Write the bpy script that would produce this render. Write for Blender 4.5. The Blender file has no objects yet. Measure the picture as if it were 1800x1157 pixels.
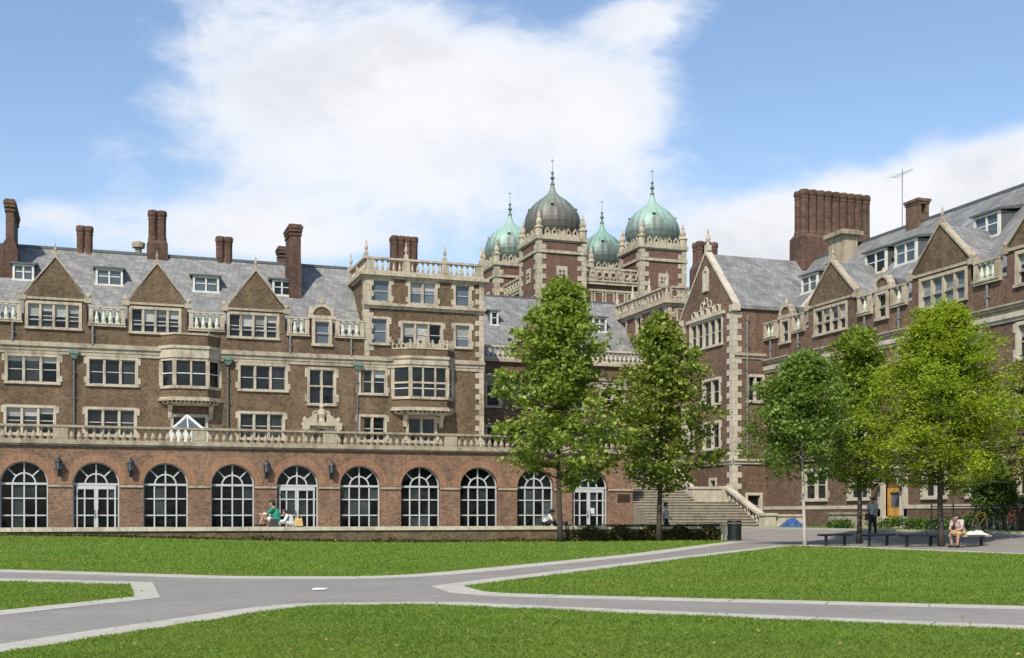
import bpy, bmesh, math, random
import numpy as np
from mathutils import Vector, Matrix
from mathutils.geometry import tessellate_polygon
R = math.radians
rnd = random.Random(7)
SC = bpy.context.scene
COL = SC.collection
# ------------------------------------------------------------------ camera
F_PX, HOR, EYE = 2100.0, 905.0, 1.2
YAW = R(19.29)
FW = (math.sin(YAW), math.cos(YAW)); RT = (math.cos(YAW), -math.sin(YAW))
cam = bpy.data.cameras.new('camera'); cam.sensor_width = 36; cam.lens = 42.0
cam.shift_y = (HOR - 578.5) / 1800; cam.clip_start = .1; cam.clip_end = 6000
co = bpy.data.objects.new('camera', cam); COL.objects.link(co)
co.location = (0, 0, EYE); co.rotation_euler = (R(90), 0, -YAW); SC.camera = co
# ------------------------------------------------------------------ world and sun
SUN_EL = R(46); SUN_TRAVEL = (0.62, 0.78)
w = bpy.data.worlds.new('World'); SC.world = w; w.use_nodes = True
SC.view_settings.view_transform = 'Standard'; SC.view_settings.look = 'None'
SC.view_settings.exposure = 0.25; SC.view_settings.gamma = 1; SC.view_settings.use_curve_mapping = False
SC.cycles.use_denoising = True
sun = bpy.data.lights.new('sun', 'SUN'); sun.energy = 4.6; sun.angle = R(.5); sun.color = (1, .925, .80)
so = bpy.data.objects.new('sun', sun); COL.objects.link(so)
_n = math.hypot(*SUN_TRAVEL); ld = Vector((SUN_TRAVEL[0]/_n*math.cos(SUN_EL), SUN_TRAVEL[1]/_n*math.cos(SUN_EL), -math.sin(SUN_EL)))
so.rotation_euler = ld.to_track_quat('-Z', 'Y').to_euler(); so.location = (0, -20, 60)

class NT:
    """small helper to wire shader nodes"""
    def __init__(s, tree): s.t = tree; s.n = tree.nodes; s.l = tree.links
    def node(s, typ, **kw):
        n = s.n.new(typ)
        for k, v in kw.items(): setattr(n, k, v)
        return n
    def put(s, sock, v):
        if hasattr(v, 'is_output'): s.l.new(v, sock)
        elif v is not None: sock.default_value = v
    def math(s, op, a, b=None, c=None, clamp=False):
        n = s.node('ShaderNodeMath', operation=op, use_clamp=clamp)
        for i, v in enumerate((a, b, c)):
            if v is not None: s.put(n.inputs[i], v)
        return n.outputs[0]
    def vmath(s, op, a, b=None):
        n = s.node('ShaderNodeVectorMath', operation=op)
        s.put(n.inputs[0], a)
        if b is not None: s.put(n.inputs[1], b)
        return n.outputs['Value' if op in ('DOT_PRODUCT', 'LENGTH') else 'Vector']
    def mix(s, f, a, b, mode='MIX'):
        n = s.node('ShaderNodeMix', data_type='RGBA', blend_type=mode)
        s.put(n.inputs[0], f); s.put(n.inputs[6], a); s.put(n.inputs[7], b)
        return n.outputs[2]
    def noise(s, vec, scale, detail=4, rough=.55, dist=0.):
        n = s.node('ShaderNodeTexNoise'); s.put(n.inputs['Vector'], vec)
        n.inputs['Scale'].default_value = scale; n.inputs['Detail'].default_value = detail
        n.inputs['Roughness'].default_value = rough; n.inputs['Distortion'].default_value = dist
        return n.outputs[0]
    def smooth(s, v, lo, hi, a=0., b=1.):
        n = s.node('ShaderNodeMapRange', interpolation_type='SMOOTHSTEP'); s.put(n.inputs[0], v)
        for i, x in enumerate((lo, hi, a, b)): n.inputs[i+1].default_value = x
        return n.outputs[0]
    def comb(s, x, y, z):
        n = s.node('ShaderNodeCombineXYZ')
        for i, v in enumerate((x, y, z)): s.put(n.inputs[i], v)
        return n.outputs[0]
    def sep(s, v):
        n = s.node('ShaderNodeSeparateXYZ'); s.put(n.inputs[0], v); return n.outputs

def c4(c): return (c[0], c[1], c[2], 1)

def build_world():
    t = NT(w.node_tree); t.n.clear()
    sky = t.node('ShaderNodeTexSky', sky_type='NISHITA', sun_disc=False)
    sky.sun_elevation = SUN_EL; sky.sun_rotation = math.atan2(-ld.x, -ld.y); sky.altitude = 50
    sky.air_density = 1.15; sky.dust_density = .5; sky.ozone_density = 2.0
    d = t.node('ShaderNodeTexCoord').outputs['Generated']
    fwd = t.math('MAXIMUM', t.math('ABSOLUTE', t.vmath('DOT_PRODUCT', d, (FW[0], FW[1], 0))), .08)
    a = t.math('DIVIDE', t.vmath('DOT_PRODUCT', d, (RT[0], RT[1], 0)), fwd)
    e = t.math('DIVIDE', t.sep(d)[2], fwd)
    n1 = t.noise(t.comb(a, t.math('MULTIPLY', e, 1.5), 3.1), 5.0, 10, .60, .3)
    n2 = t.noise(t.comb(a, t.math('MULTIPLY', e, 1.8), 9.4), 17., 8, .62, .4)
    nn = t.math('ADD', t.math('MULTIPLY', t.math('SUBTRACT', n1, .5), 1.5), t.math('MULTIPLY', t.math('SUBTRACT', n2, .5), .8))
    field = None
    # cloud banks: centre (u, v), radii, tilt in degrees, weight
    for (u, v, ru, rv, tilt, wt) in CLOUDS:
        ca, ce = (u-900)/2100, (905-v)/2100
        da = t.math('SUBTRACT', a, ca); de = t.math('SUBTRACT', e, ce)
        cs, sn = math.cos(R(tilt)), math.sin(R(tilt))
        x = t.math('DIVIDE', t.math('ADD', t.math('MULTIPLY', da, cs), t.math('MULTIPLY', de, sn)), ru/2100)
        y = t.math('DIVIDE', t.math('SUBTRACT', t.math('MULTIPLY', de, cs), t.math('MULTIPLY', da, sn)), rv/2100)
        r2 = t.math('ADD', t.math('MULTIPLY', x, x), t.math('MULTIPLY', y, y))
        g = t.math('MULTIPLY', t.math('EXPONENT', t.math('MULTIPLY', r2, -1.)), wt)
        field = g if field is None else t.math('ADD', field, g)
    m = t.math('ADD', field, t.math('MULTIPLY', nn, 1.12))
    mask = t.smooth(m, .31, 1.02)
    thick = t.smooth(m, .55, 1.5)
    # undersides and thin parts of the clouds are a little greyer
    shade = t.noise(t.comb(a, t.math('MULTIPLY', e, 1.7), 5.7), 7., 6, .6, .2)
    ccol = t.mix(t.math('MULTIPLY', t.smooth(shade, .40, .68), .75), (8.1, 8.15, 8.4, 1), (6.2, 6.3, 6.7, 1))
    ccol = t.mix(thick, (7.2, 7.7, 8.6, 1), ccol)
    # milky haze low in the sky
    low = t.smooth(e, .0, .36, .55, .0)
    skyc = t.mix(1., sky.outputs[0], SKY_TINT, 'MULTIPLY')
    skyc = t.mix(low, skyc, (5.6, 6.6, 7.8, 1))
    colr = t.mix(t.math('MULTIPLY', mask, .96), skyc, ccol)
    bg = t.node('ShaderNodeBackground'); t.put(bg.inputs[0], colr); bg.inputs[1].default_value = .1
    t.l.new(bg.outputs[0], t.node('ShaderNodeOutputWorld').inputs[0])
SKY_TINT = (1.42, 1.42, 1.47, 1)
CLOUDS = [(610, 130, 270, 140, -8, .95), (880, 180, 290, 130, -10, 1.0), (450, 250, 240, 120, -25, .8), (760, 330, 260, 80, -5, .5), (1080, 185, 120, 80, 0, .7),
          (1130, 25, 120, 45, 8, .95), (560, -30, 260, 60, 0, .5), (400, 390, 200, 55, -10, .8), (80, 375, 90, 32, -5, .6),
          (190, 280, 90, 40, 0, .35), (250, 425, 300, 45, -4, .55), (560, 420, 160, 45, 0, .5), (1640, 330, 330, 75, 17, 1.0), (1420, 400, 230, 95, 12, .9), (1750, 300, 160, 60, 22, .6), (1350, 450, 180, 60, 0, .6), (1050, 320, 90, 60, 0, .3), (960, 400, 200, 50, 0, .35)]
build_world()

# ------------------------------------------------------------------ pixel rays on known planes (used to measure the place)
def ray(u):
    k = (u-900)/F_PX
    return FW[0]+k*RT[0], FW[1]+k*RT[1]
def onY(u, y):
    rx, ry = ray(u); t = y/ry; return t*rx, t
def onX(u, x):
    rx, ry = ray(u); t = x/rx; return t*ry, t
def zat(v, t): return EYE+(HOR-v)/F_PX*t
def at(u, t):
    rx, ry = ray(u); return rx*t, ry*t
def gp(u, v, z=0.):
    t = (EYE-z)*F_PX/(v-HOR); return at(u, t)
def S(x):
    x = min(1., max(0., x)); return x*x*(3-2*x)
def ground(x, y):
    return .40*S((y-27)/20)*S((14-x)/20) + .50*S((x-30)/6)*S((y-20)/20)

def lawnz(x, y):
    """height of the lawn sheet, which is laid on a two metre grid"""
    i, j = math.floor(x/2)*2, math.floor(y/2)*2; f, g = (x-i)/2, (y-j)/2
    return (ground(i, j)*(1-f)+ground(i+2, j)*f)*(1-g)+(ground(i, j+2)*(1-f)+ground(i+2, j+2)*f)*g

class Face:
    """a wall plane: a runs to the viewer's right, b out of the wall, z up"""
    def __init__(s, kind, off): s.k, s.o = kind, off
    def T(s, p):
        a, b, z = p
        return (a, s.o-b, z) if s.k == 'L' else (s.o-b, -a, z)
    def A(s, u, b=0.): return onY(u, s.o-b)[0] if s.k == 'L' else -onX(u, s.o-b)[0]
    def t(s, u, b=0.): return onY(u, s.o-b)[1] if s.k == 'L' else onX(u, s.o-b)[1]
    def Z(s, u, v, b=0.): return zat(v, s.t(u, b))
class World:
    def T(s, p): return p
WF = World()

# ------------------------------------------------------------------ mesh builder
class MB:
    def __init__(s, face=None): s.v = []; s.f = []; s.m = []; s.F = face or WF
    def add(s, vs, fs, mi=0):
        n = len(s.v); s.v += [s.F.T(p) for p in vs]
        s.f += [tuple(i+n for i in f) for f in fs]; s.m += [mi]*len(fs)
    def box(s, a0, a1, b0, b1, z0, z1, mi=0):
        s.add([(a0,b0,z0),(a1,b0,z0),(a1,b1,z0),(a0,b1,z0),(a0,b0,z1),(a1,b0,z1),(a1,b1,z1),(a0,b1,z1)],
              [(0,3,2,1),(4,5,6,7),(0,1,5,4),(1,2,6,5),(2,3,7,6),(3,0,4,7)], mi)
    def prism(s, poly, lo, hi, axis='b', mi=0):
        f = {'b': lambda p, q: (p[0], q, p[1]), 'a': lambda p, q: (q, p[0], p[1]), 'z': lambda p, q: (p[0], p[1], q)}[axis]
        n = len(poly); vs = [f(p, lo) for p in poly]+[f(p, hi) for p in poly]
        fs = [(i, (i+1) % n, n+(i+1) % n, n+i) for i in range(n)]
        tri = tessellate_polygon([[Vector((p[0], p[1], 0)) for p in poly]])
        fs += [tuple(t) for t in tri]+[tuple(n+i for i in reversed(t)) for t in tri]
        s.add(vs, fs, mi)
    def frustum(s, p0, z0, p1, z1, mi=0):
        """two plan polygons (a,b) at two heights"""
        n = len(p0); vs = [(p[0], p[1], z0) for p in p0]+[(p[0], p[1], z1) for p in p1]
        s.add(vs, [(i, (i+1) % n, n+(i+1) % n, n+i) for i in range(n)]+[tuple(range(n)), tuple(range(n, 2*n))], mi)
    def sheet(s, outer, holes, b, reveal=.3, mi=0):
        loops = [[Vector((p[0], p[1], 0)) for p in outer]]+[[Vector((p[0], p[1], 0)) for p in h] for h in holes]
        flat = [p for l in loops for p in l]
        s.add([(p.x, b, p.y) for p in flat], [tuple(t) for t in tessellate_polygon(loops)], mi)
        for h in holes:
            n = len(h); s.add([(p[0], b, p[1]) for p in h]+[(p[0], b-reveal, p[1]) for p in h], [(i, (i+1) % n, n+(i+1) % n, n+i) for i in range(n)], mi)
    def lathe(s, a, b, prof, n=12, mi=0, lobes=0, amp=0.):
        vs, fs = [], []
        for r, z in prof:
            for i in range(n):
                q = 2*math.pi*(i+.5)/n; rr = r*(1+(amp if lobes and i % 2 else 0))
                vs.append((a+rr*math.cos(q), b+rr*math.sin(q), z))
        for k in range(len(prof)-1):
            for i in range(n):
                j = (i+1) % n; fs.append((k*n+i, k*n+j, (k+1)*n+j, (k+1)*n+i))
        fs += [tuple(range(n)), tuple(range((len(prof)-1)*n, len(prof)*n))]
        s.add(vs, fs, mi)
    def tube(s, pts, rad, n=6, mi=0):
        pts = [Vector(p) for p in pts]; rad = rad if hasattr(rad, '__len__') else [rad]*len(pts)
        vs, fs = [], []
        for i, p in enumerate(pts):
            d = (pts[min(i+1, len(pts)-1)]-pts[max(i-1, 0)]).normalized()
            up = Vector((0, 0, 1)) if abs(d.z) < .9 else Vector((1, 0, 0))
            x = d.cross(up).normalized(); y = x.cross(d)
            for k in range(n):
                q = 2*math.pi*k/n; vs.append(tuple(p+(x*math.cos(q)+y*math.sin(q))*rad[i]))
        for i in range(len(pts)-1):
            for k in range(n):
                j = (k+1) % n; fs.append((i*n+k, i*n+j, (i+1)*n+j, (i+1)*n+k))
        fs += [tuple(range(n)), tuple(range((len(pts)-1)*n, len(pts)*n))]
        s.add(vs, fs, mi)
    def ring(s, c, R0, r, axis, n=28, k=6, mi=0):
        """torus round an axis ('x','y','z')"""
        vs, fs = [], []
        for i in range(n):
            q = 2*math.pi*i/n
            for j in range(k):
                p = 2*math.pi*j/k; rr = R0+r*math.cos(p); h = r*math.sin(p)
                x, y = rr*math.cos(q), rr*math.sin(q)
                vs.append({'z': (c[0]+x, c[1]+y, c[2]+h), 'y': (c[0]+x, c[1]+h, c[2]+y), 'x': (c[0]+h, c[1]+x, c[2]+y)}[axis])
        for i in range(n):
            for j in range(k):
                i2, j2 = (i+1) % n, (j+1) % k; fs.append((i*k+j, i2*k+j, i2*k+j2, i*k+j2))
        s.add(vs, fs, mi)
    def ball(s, c, r, n=10, m=7, mi=0, sq=(1, 1, 1)):
        vs, fs = [], []
        for i in range(m+1):
            th = math.pi*i/m
            for j in range(n):
                q = 2*math.pi*j/n; vs.append((c[0]+r*sq[0]*math.sin(th)*math.cos(q), c[1]+r*sq[1]*math.sin(th)*math.sin(q), c[2]+r*sq[2]*math.cos(th)))
        for i in range(m):
            for j in range(n):
                k = (j+1) % n; fs.append((i*n+j, i*n+k, (i+1)*n+k, (i+1)*n+j))
        s.add(vs, fs, mi)

def link(o, parent):
    COL.objects.link(o)
    if parent is not None: o.parent = parent
    return o
def wloc(o):
    p = Vector(o.location)
    while o.parent is not None: o = o.parent; p += Vector(o.location)
    return p
def obj(name, mb, mats, parent=None, smooth=False, loc=None, fix=True):
    me = bpy.data.meshes.new(name)
    base = Vector(loc) if loc is not None else (wloc(parent) if parent is not None else Vector((0, 0, 0)))
    me.from_pydata([(p[0]-base.x, p[1]-base.y, p[2]-base.z) for p in mb.v], [], mb.f)
    for m in (mats if isinstance(mats, (list, tuple)) else [mats]): me.materials.append(m)
    if any(mb.m): me.polygons.foreach_set('material_index', mb.m)
    if fix:
        bm = bmesh.new(); bm.from_mesh(me); bmesh.ops.recalc_face_normals(bm, faces=bm.faces); bm.to_mesh(me); bm.free()
    if smooth: me.polygons.foreach_set('use_smooth', [True]*len(me.polygons))
    me.update()
    o = bpy.data.objects.new(name, me)
    if parent is None: o.location = base
    elif loc is not None: o.location = base-wloc(parent)
    return link(o, parent)
def inst(name, me, parent, loc):
    o = bpy.data.objects.new(name, me); o.location = Vector(loc)-(wloc(parent) if parent is not None else Vector((0, 0, 0)))
    return link(o, parent)
def tag(o, label=None, cat=None, group=None, kind=None):
    if label: o['label'] = label
    if cat: o['category'] = cat
    if group: o['group'] = group
    if kind: o['kind'] = kind
    return o
def thing(name, label, cat, loc, group=None, rz=0.):
    o = bpy.data.objects.new(name, None); o.empty_display_size = .5; o.location = loc; o.rotation_euler = (0, 0, rz)
    COL.objects.link(o); return tag(o, label, cat, group)

# ------------------------------------------------------------------ materials
MATS = {}
def mat(name):
    m = bpy.data.materials.new(name); m.use_nodes = True
    t = NT(m.node_tree); t.n.clear()
    b = t.node('ShaderNodeBsdfPrincipled'); o = t.node('ShaderNodeOutputMaterial'); t.l.new(b.outputs[0], o.inputs[0])
    MATS[name] = m; return m, t, b
def bump(t, b, h, strength, dist=.02):
    n = t.node('ShaderNodeBump'); t.put(n.inputs['Height'], h); n.inputs['Strength'].default_value = strength; n.inputs['Distance'].default_value = dist
    t.l.new(n.outputs[0], b.inputs['Normal'])
def plain(name, c, rough=.6, metal=0., var=.15, scale=6., spec=.5):
    m, t, b = mat(name); co_ = t.node('ShaderNodeTexCoord').outputs['Object']
    n = t.noise(co_, scale, 5)
    t.put(b.inputs['Base Color'], t.mix(t.smooth(n, .3, .7), c4([x*(1-var) for x in c]), c4([min(1, x*(1+var)) for x in c])))
    b.inputs['Roughness'].default_value = rough; b.inputs['Metallic'].default_value = metal; b.inputs['Specular IOR Level'].default_value = spec
    return m
def brickmat(name, c1, c2, mortar, bw=.22, bh=.075, blotch=.35, ms=.012, dark=(.03, .022, .018), darkamt=.35):
    m, t, b = mat(name); co_ = t.node('ShaderNodeTexCoord').outputs['Object']; x, y, z = t.sep(co_)[:3]
    vec = t.comb(t.math('ADD', x, y), z, 0.)
    br = t.node('ShaderNodeTexBrick'); t.put(br.inputs['Vector'], vec)
    br.inputs['Color1'].default_value = c4(c1); br.inputs['Color2'].default_value = c4(c2); br.inputs['Mortar'].default_value = c4(mortar)
    br.inputs['Scale'].default_value = 1.; br.inputs['Mortar Size'].default_value = ms; br.inputs['Brick Width'].default_value = bw; br.inputs['Row Height'].default_value = bh
    br.inputs['Bias'].default_value = -.1
    cell = t.node('ShaderNodeTexWhiteNoise', noise_dimensions='2D')
    sn = t.node('ShaderNodeVectorMath', operation='SNAP'); t.put(sn.inputs[0], vec); sn.inputs[1].default_value = (bw*.6, bh, 1)
    t.l.new(sn.outputs[0], cell.inputs['Vector'])
    c = t.mix(t.math('MULTIPLY', t.math('GREATER_THAN', cell.outputs[0], .66), darkamt), br.outputs[0], c4(dark))
    n = t.noise(co_, .35, 5); n2 = t.noise(co_, 2.2, 4)
    streak = t.noise(t.comb(t.math('MULTIPLY', t.math('ADD', x, y), 1.3), t.math('MULTIPLY', z, .18), 0.), 1., 4)
    k = t.math('ADD', 1-blotch/2, t.math('MULTIPLY', t.math('ADD', t.math('ADD', t.math('SUBTRACT', n, .5), t.math('SUBTRACT', n2, .5)), t.math('SUBTRACT', streak, .5)), blotch*2))
    t.put(b.inputs['Base Color'], t.mix(1., c, t.comb(k, k, k), 'MULTIPLY'))
    b.inputs['Roughness'].default_value = .85; b.inputs['Specular IOR Level'].default_value = .25
    bump(t, b, br.outputs['Fac'], -.4, .01)
    return m
def stonemat(name, c, dirt, amt=.5):
    m, t, b = mat(name); co_ = t.node('ShaderNodeTexCoord').outputs['Object']; x, y, z = t.sep(co_)[:3]
    n = t.noise(co_, 1.1, 6, .6); s2 = t.noise(t.comb(t.math('MULTIPLY', t.math('ADD', x, y), 2.6), t.math('MULTIPLY', z, .5), 0.), 1.5, 5, .6)
    f = t.math('MULTIPLY', t.smooth(t.math('ADD', t.math('MULTIPLY', n, .5), t.math('MULTIPLY', s2, .5)), .42, .66), amt)
    n3 = t.noise(co_, 9., 3)
    c_ = t.mix(t.smooth(n3, .3, .7), c4([q*.88 for q in c]), c4([min(1, q*1.08) for q in c]))
    t.put(b.inputs['Base Color'], t.mix(f, c_, c4(dirt))); b.inputs['Roughness'].default_value = .85; b.inputs['Specular IOR Level'].default_value = .25
    bump(t, b, n3, .25, .01)
    return m
def slatemat(name, c):
    m, t, b = mat(name); co_ = t.node('ShaderNodeTexCoord').outputs['Object']; x, y, z = t.sep(co_)[:3]
    vec = t.comb(t.math('ADD', t.math('MULTIPLY', x, 1.), t.math('MULTIPLY', y, .73)), t.math('MULTIPLY', z, 1.35), 0.)
    br = t.node('ShaderNodeTexBrick'); t.put(br.inputs['Vector'], vec)
    br.inputs['Color1'].default_value = c4([q*1.16 for q in c]); br.inputs['Color2'].default_value = c4([q*.82 for q in c]); br.inputs['Mortar'].default_value = c4([q*.45 for q in c])
    br.inputs['Scale'].default_value = 1.; br.inputs['Mortar Size'].default_value = .016; br.inputs['Brick Width'].default_value = .36; br.inputs['Row Height'].default_value = .24; br.inputs['Bias'].default_value = .1
    cell = t.node('ShaderNodeTexWhiteNoise', noise_dimensions='2D'); sn = t.node('ShaderNodeVectorMath', operation='SNAP'); t.put(sn.inputs[0], vec); sn.inputs[1].default_value = (.36, .24, 1)
    t.l.new(sn.outputs[0], cell.inputs['Vector'])
    cc = t.mix(t.math('MULTIPLY', t.math('GREATER_THAN', cell.outputs[0], .8), .28), br.outputs[0], c4([c[0]*1.7, c[1]*1.6, c[2]*1.5]))
    n = t.noise(co_, .6, 6, .65); st = t.noise(t.comb(t.math('ADD', x, y), t.math('MULTIPLY', z, .3), 0.), 1.6, 5)
    k = t.math('ADD', .02, t.math('ADD', t.math('MULTIPLY', n, 1.15), t.math('MULTIPLY', st, .8)))
    t.put(b.inputs['Base Color'], t.mix(1., cc, t.comb(k, k, k), 'MULTIPLY')); b.inputs['Roughness'].default_value = .6
    bump(t, b, br.outputs['Fac'], -.5, .02)
    return m
def glassmat(name, c, rough=.06, wob=.06, var=.6, spec=.5):
    m, t, b = mat(name); co_ = t.node('ShaderNodeTexCoord').outputs['Object']
    rpi = t.node('ShaderNodeNewGeometry').outputs['Random Per Island']
    n = t.noise(co_, 1.3, 3)
    k = t.math('ADD', 1-var/2, t.math('MULTIPLY', t.math('ADD', t.math('SUBTRACT', rpi, .5), t.math('SUBTRACT', n, .5)), var*1.6))
    t.put(b.inputs['Base Color'], t.mix(1., c4(c), t.comb(k, k, k), 'MULTIPLY')); b.inputs['Roughness'].default_value = rough
    b.inputs['Specular IOR Level'].default_value = spec; bump(t, b, t.noise(co_, .9, 2), wob, .3)
    return m
def leafmat(name, ca, cb, cc, trans=.35, kv=.7, dry=None):
    m, t, b = mat(name); g = t.node('ShaderNodeNewGeometry'); r_ = g.outputs['Random Per Island']; co_ = t.node('ShaderNodeTexCoord').outputs['Object']
    n = t.noise(co_, .55, 4, .6)
    c = t.mix(t.smooth(n, .36, .64), c4(ca), c4(cb)); c = t.mix(t.math('MULTIPLY', t.math('POWER', r_, 3.), .8), c, c4(cc))
    k = t.math('ADD', 1-kv/2, t.math('MULTIPLY', t.math('FRACT', t.math('MULTIPLY', r_, 37.7)), kv))
    if dry: c = t.mix(t.math('MULTIPLY', t.smooth(t.math('ADD', t.math('MULTIPLY', t.noise(co_, .12, 4, .6), .6), t.math('MULTIPLY', t.noise(co_, .9, 4, .65), .4)), .48, .62), .55), c, c4(dry))
    c = t.mix(1., c, t.comb(k, k, k), 'MULTIPLY')
    t.put(b.inputs['Base Color'], c); b.inputs['Roughness'].default_value = .5; b.inputs['Specular IOR Level'].default_value = .3
    tr = t.node('ShaderNodeBsdfTranslucent'); t.put(tr.inputs[0], t.mix(1., c, (1.25, 1.35, .55, 1), 'MULTIPLY'))
    mx = t.node('ShaderNodeMixShader'); mx.inputs[0].default_value = trans
    t.l.new(b.outputs[0], mx.inputs[1]); t.l.new(tr.outputs[0], mx.inputs[2])
    out = [q for q in t.n if q.type == 'OUTPUT_MATERIAL'][0]; t.l.new(mx.outputs[0], out.inputs[0])
    return m
brickmat('brick_brown', (.178, .116, .064), (.138, .09, .05), (.17, .13, .09), blotch=.40)
brickmat('brick_orange', (.262, .143, .082), (.205, .110, .065), (.235, .185, .135), blotch=.34, darkamt=.34)
brickmat('brick_red', (.198, .112, .072), (.156, .088, .058), (.19, .14, .105), blotch=.36)
brickmat('brick_tower', (.185, .088, .066), (.145, .070, .054), (.17, .12, .10), blotch=.25)
brickmat('brick_arch', (.31, .148, .080), (.24, .116, .064), (.28, .21, .15), bw=.09, bh=.3, blotch=.2, darkamt=.2)
brickmat('brick_chimney', (.155, .078, .054), (.115, .060, .044), (.13, .095, .075), blotch=.5)
stonemat('stone', (.44, .385, .295), (.19, .16, .115), .85)
stonemat('stone_old', (.36, .31, .225), (.13, .11, .08), .8)
stonemat('stone_band', (.38, .33, .25), (.15, .125, .09), .8)
stonemat('stone_white', (.50, .45, .36), (.26, .225, .17), .7)
stonemat('baluster_white', (.54, .56, .46), (.30, .36, .28), .6)
stonemat('step_stone', (.215, .20, .155), (.13, .12, .09), .6)
stonemat('concrete', (.43, .41, .35), (.30, .28, .23), .6)
slatemat('slate', (.200, .200, .196))
glassmat('glass', (.022, .023, .024), var=1.2, spec=.32); glassmat('glass_sky', (.10, .125, .15), .12, .03, .5); glassmat('blind', (.33, .33, .31), .25, .02, .5)  # glass_sky: reflected sky and pale blinds are put into its blue-grey base colour
glassmat('glass_arcade', (.010, .013, .014), .05, .05, 1.2, .16)
glassmat('glass_dim', (.040, .050, .050), .1, .04, 1.0, .25); plain('sash_paint', (.40, .40, .37), .5); plain('white_paint', (.58, .58, .53), .5); plain('frame_paint', (.43, .45, .44), .45, var=.08); plain('grey_paint', (.34, .34, .31), .6)
plain('lead', (.105, .108, .108), .55, .2); plain('lead_pipe', (.17, .175, .17), .5, .1); plain('verdigris', (.11, .18, .145), .7, var=.3)
plain('black_metal', (.014, .016, .016), .45); plain('bin_green', (.006, .012, .011), .5); plain('bronze', (.05, .032, .02), .45, .3)
plain('door_wood', (.46, .24, .045), .5, var=.2, scale=3.); plain('wood_pale', (.42, .34, .24), .7); plain('lamp_globe', (.78, .74, .66), .3)
plain('tarp_blue', (.025, .065, .21), .6); plain('paper_white', (.55, .55, .54), .8, var=.05)
plain('antenna_metal', (.22, .22, .23), .5, .3); plain('soil', (.07, .05, .032), .95, var=.4); plain('rubber', (.02, .02, .02), .8)
plain('yellow_paint', (.65, .42, .07), .4); plain('red_paint', (.25, .04, .04), .4); plain('chrome', (.5, .5, .5), .25, .9)
plain('tan_canvas', (.52, .34, .13), .8); plain('dark_canvas', (.03, .03, .035), .8)
M = MATS
# ------------------------------------------------------------------ building elements
def rect(a0, a1, z0, z1): return [(a0, z0), (a1, z0), (a1, z1), (a0, z1)]
def window(P, F, a0, a1, z0, z1, n, b=0., fw=.165, transom=None, ears=True, glass='glass', rails=True, blind=0., stone='stone', name='window', sashmat='sash_paint', sill=True, mull=.13):
    """stone-framed mullioned window; returns the hole for its wall"""
    if a0 > a1: a0, a1 = a1, a0
    m = MB(F); p = .05
    m.box(a0, a0+fw, b-.22, b+p, z0, z1); m.box(a1-fw, a1, b-.22, b+p, z0, z1)
    m.box(a0+fw, a1-fw, b-.22, b+p-.004, z1-fw, z1)
    if sill: m.box(a0-.05, a1+.05, b-.22, b+p+.07, z0-.02, z0+fw*.75)
    else: m.box(a0+fw, a1-fw, b-.22, b+p-.004, z0, z0+fw*.75)
    if ears:
        h = z1-z0
        for (q0, q1) in ((z1-.26*h, z1-.03*h), (z0+.10*h, z0+.30*h)):
            m.box(a0-.15, a0, b-.1, b+p-.008, q0, q1); m.box(a1, a1+.15, b-.1, b+p-.008, q0, q1)
    ia0, ia1, iz0, iz1 = a0+fw, a1-fw, z0+fw*.75, z1-fw
    lw = (ia1-ia0-mull*(n-1))/n
    for i in range(1, n):
        q = ia0+i*lw+(i-1)*mull; m.box(q, q+mull, b-.2, b+.01, iz0, iz1)
    if transom:
        q = iz0+(iz1-iz0)*transom; m.box(ia0, ia1, b-.19, b+.004, q-.055, q+.055)
    wo = obj(name, m, M[stone], P)
    g = MB(F); s = MB(F)
    for i in range(n):
        q0 = ia0+i*(lw+mull); q1 = q0+lw
        g.box(q0-.01, q1+.01, b-.19, b-.17, iz0, iz1, 0)
        if blind and rnd.random() < .75:
            k = blind*(.5+rnd.random()*.7); k = min(k, .95)
            g.box(q0+.03, q1-.03, b-.168, b-.163, iz1-(iz1-iz0)*k, iz1-.03, 1)
        for (c0, c1) in ((q0, q0+.024), (q1-.024, q1)): s.box(c0, c1, b-.17, b-.13, iz0, iz1)
        s.box(q0+.035, q1-.035, b-.17, b-.13, iz1-.04, iz1); s.box(q0+.035, q1-.035, b-.17, b-.13, iz0, iz0+.05)
        if rails:
            zm = (iz0+iz1)/2
            if transom: zm = iz0+(iz1-iz0)*transom*.5
            s.box(q0+.035, q1-.035, b-.17, b-.12, zm-.025, zm+.025)
    obj('pane', g, [M[glass], M['blind']], wo); obj('sash', s, M[sashmat], wo)
    return rect(a0+.07, a1-.07, z0+.05, z1-.07)

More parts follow.
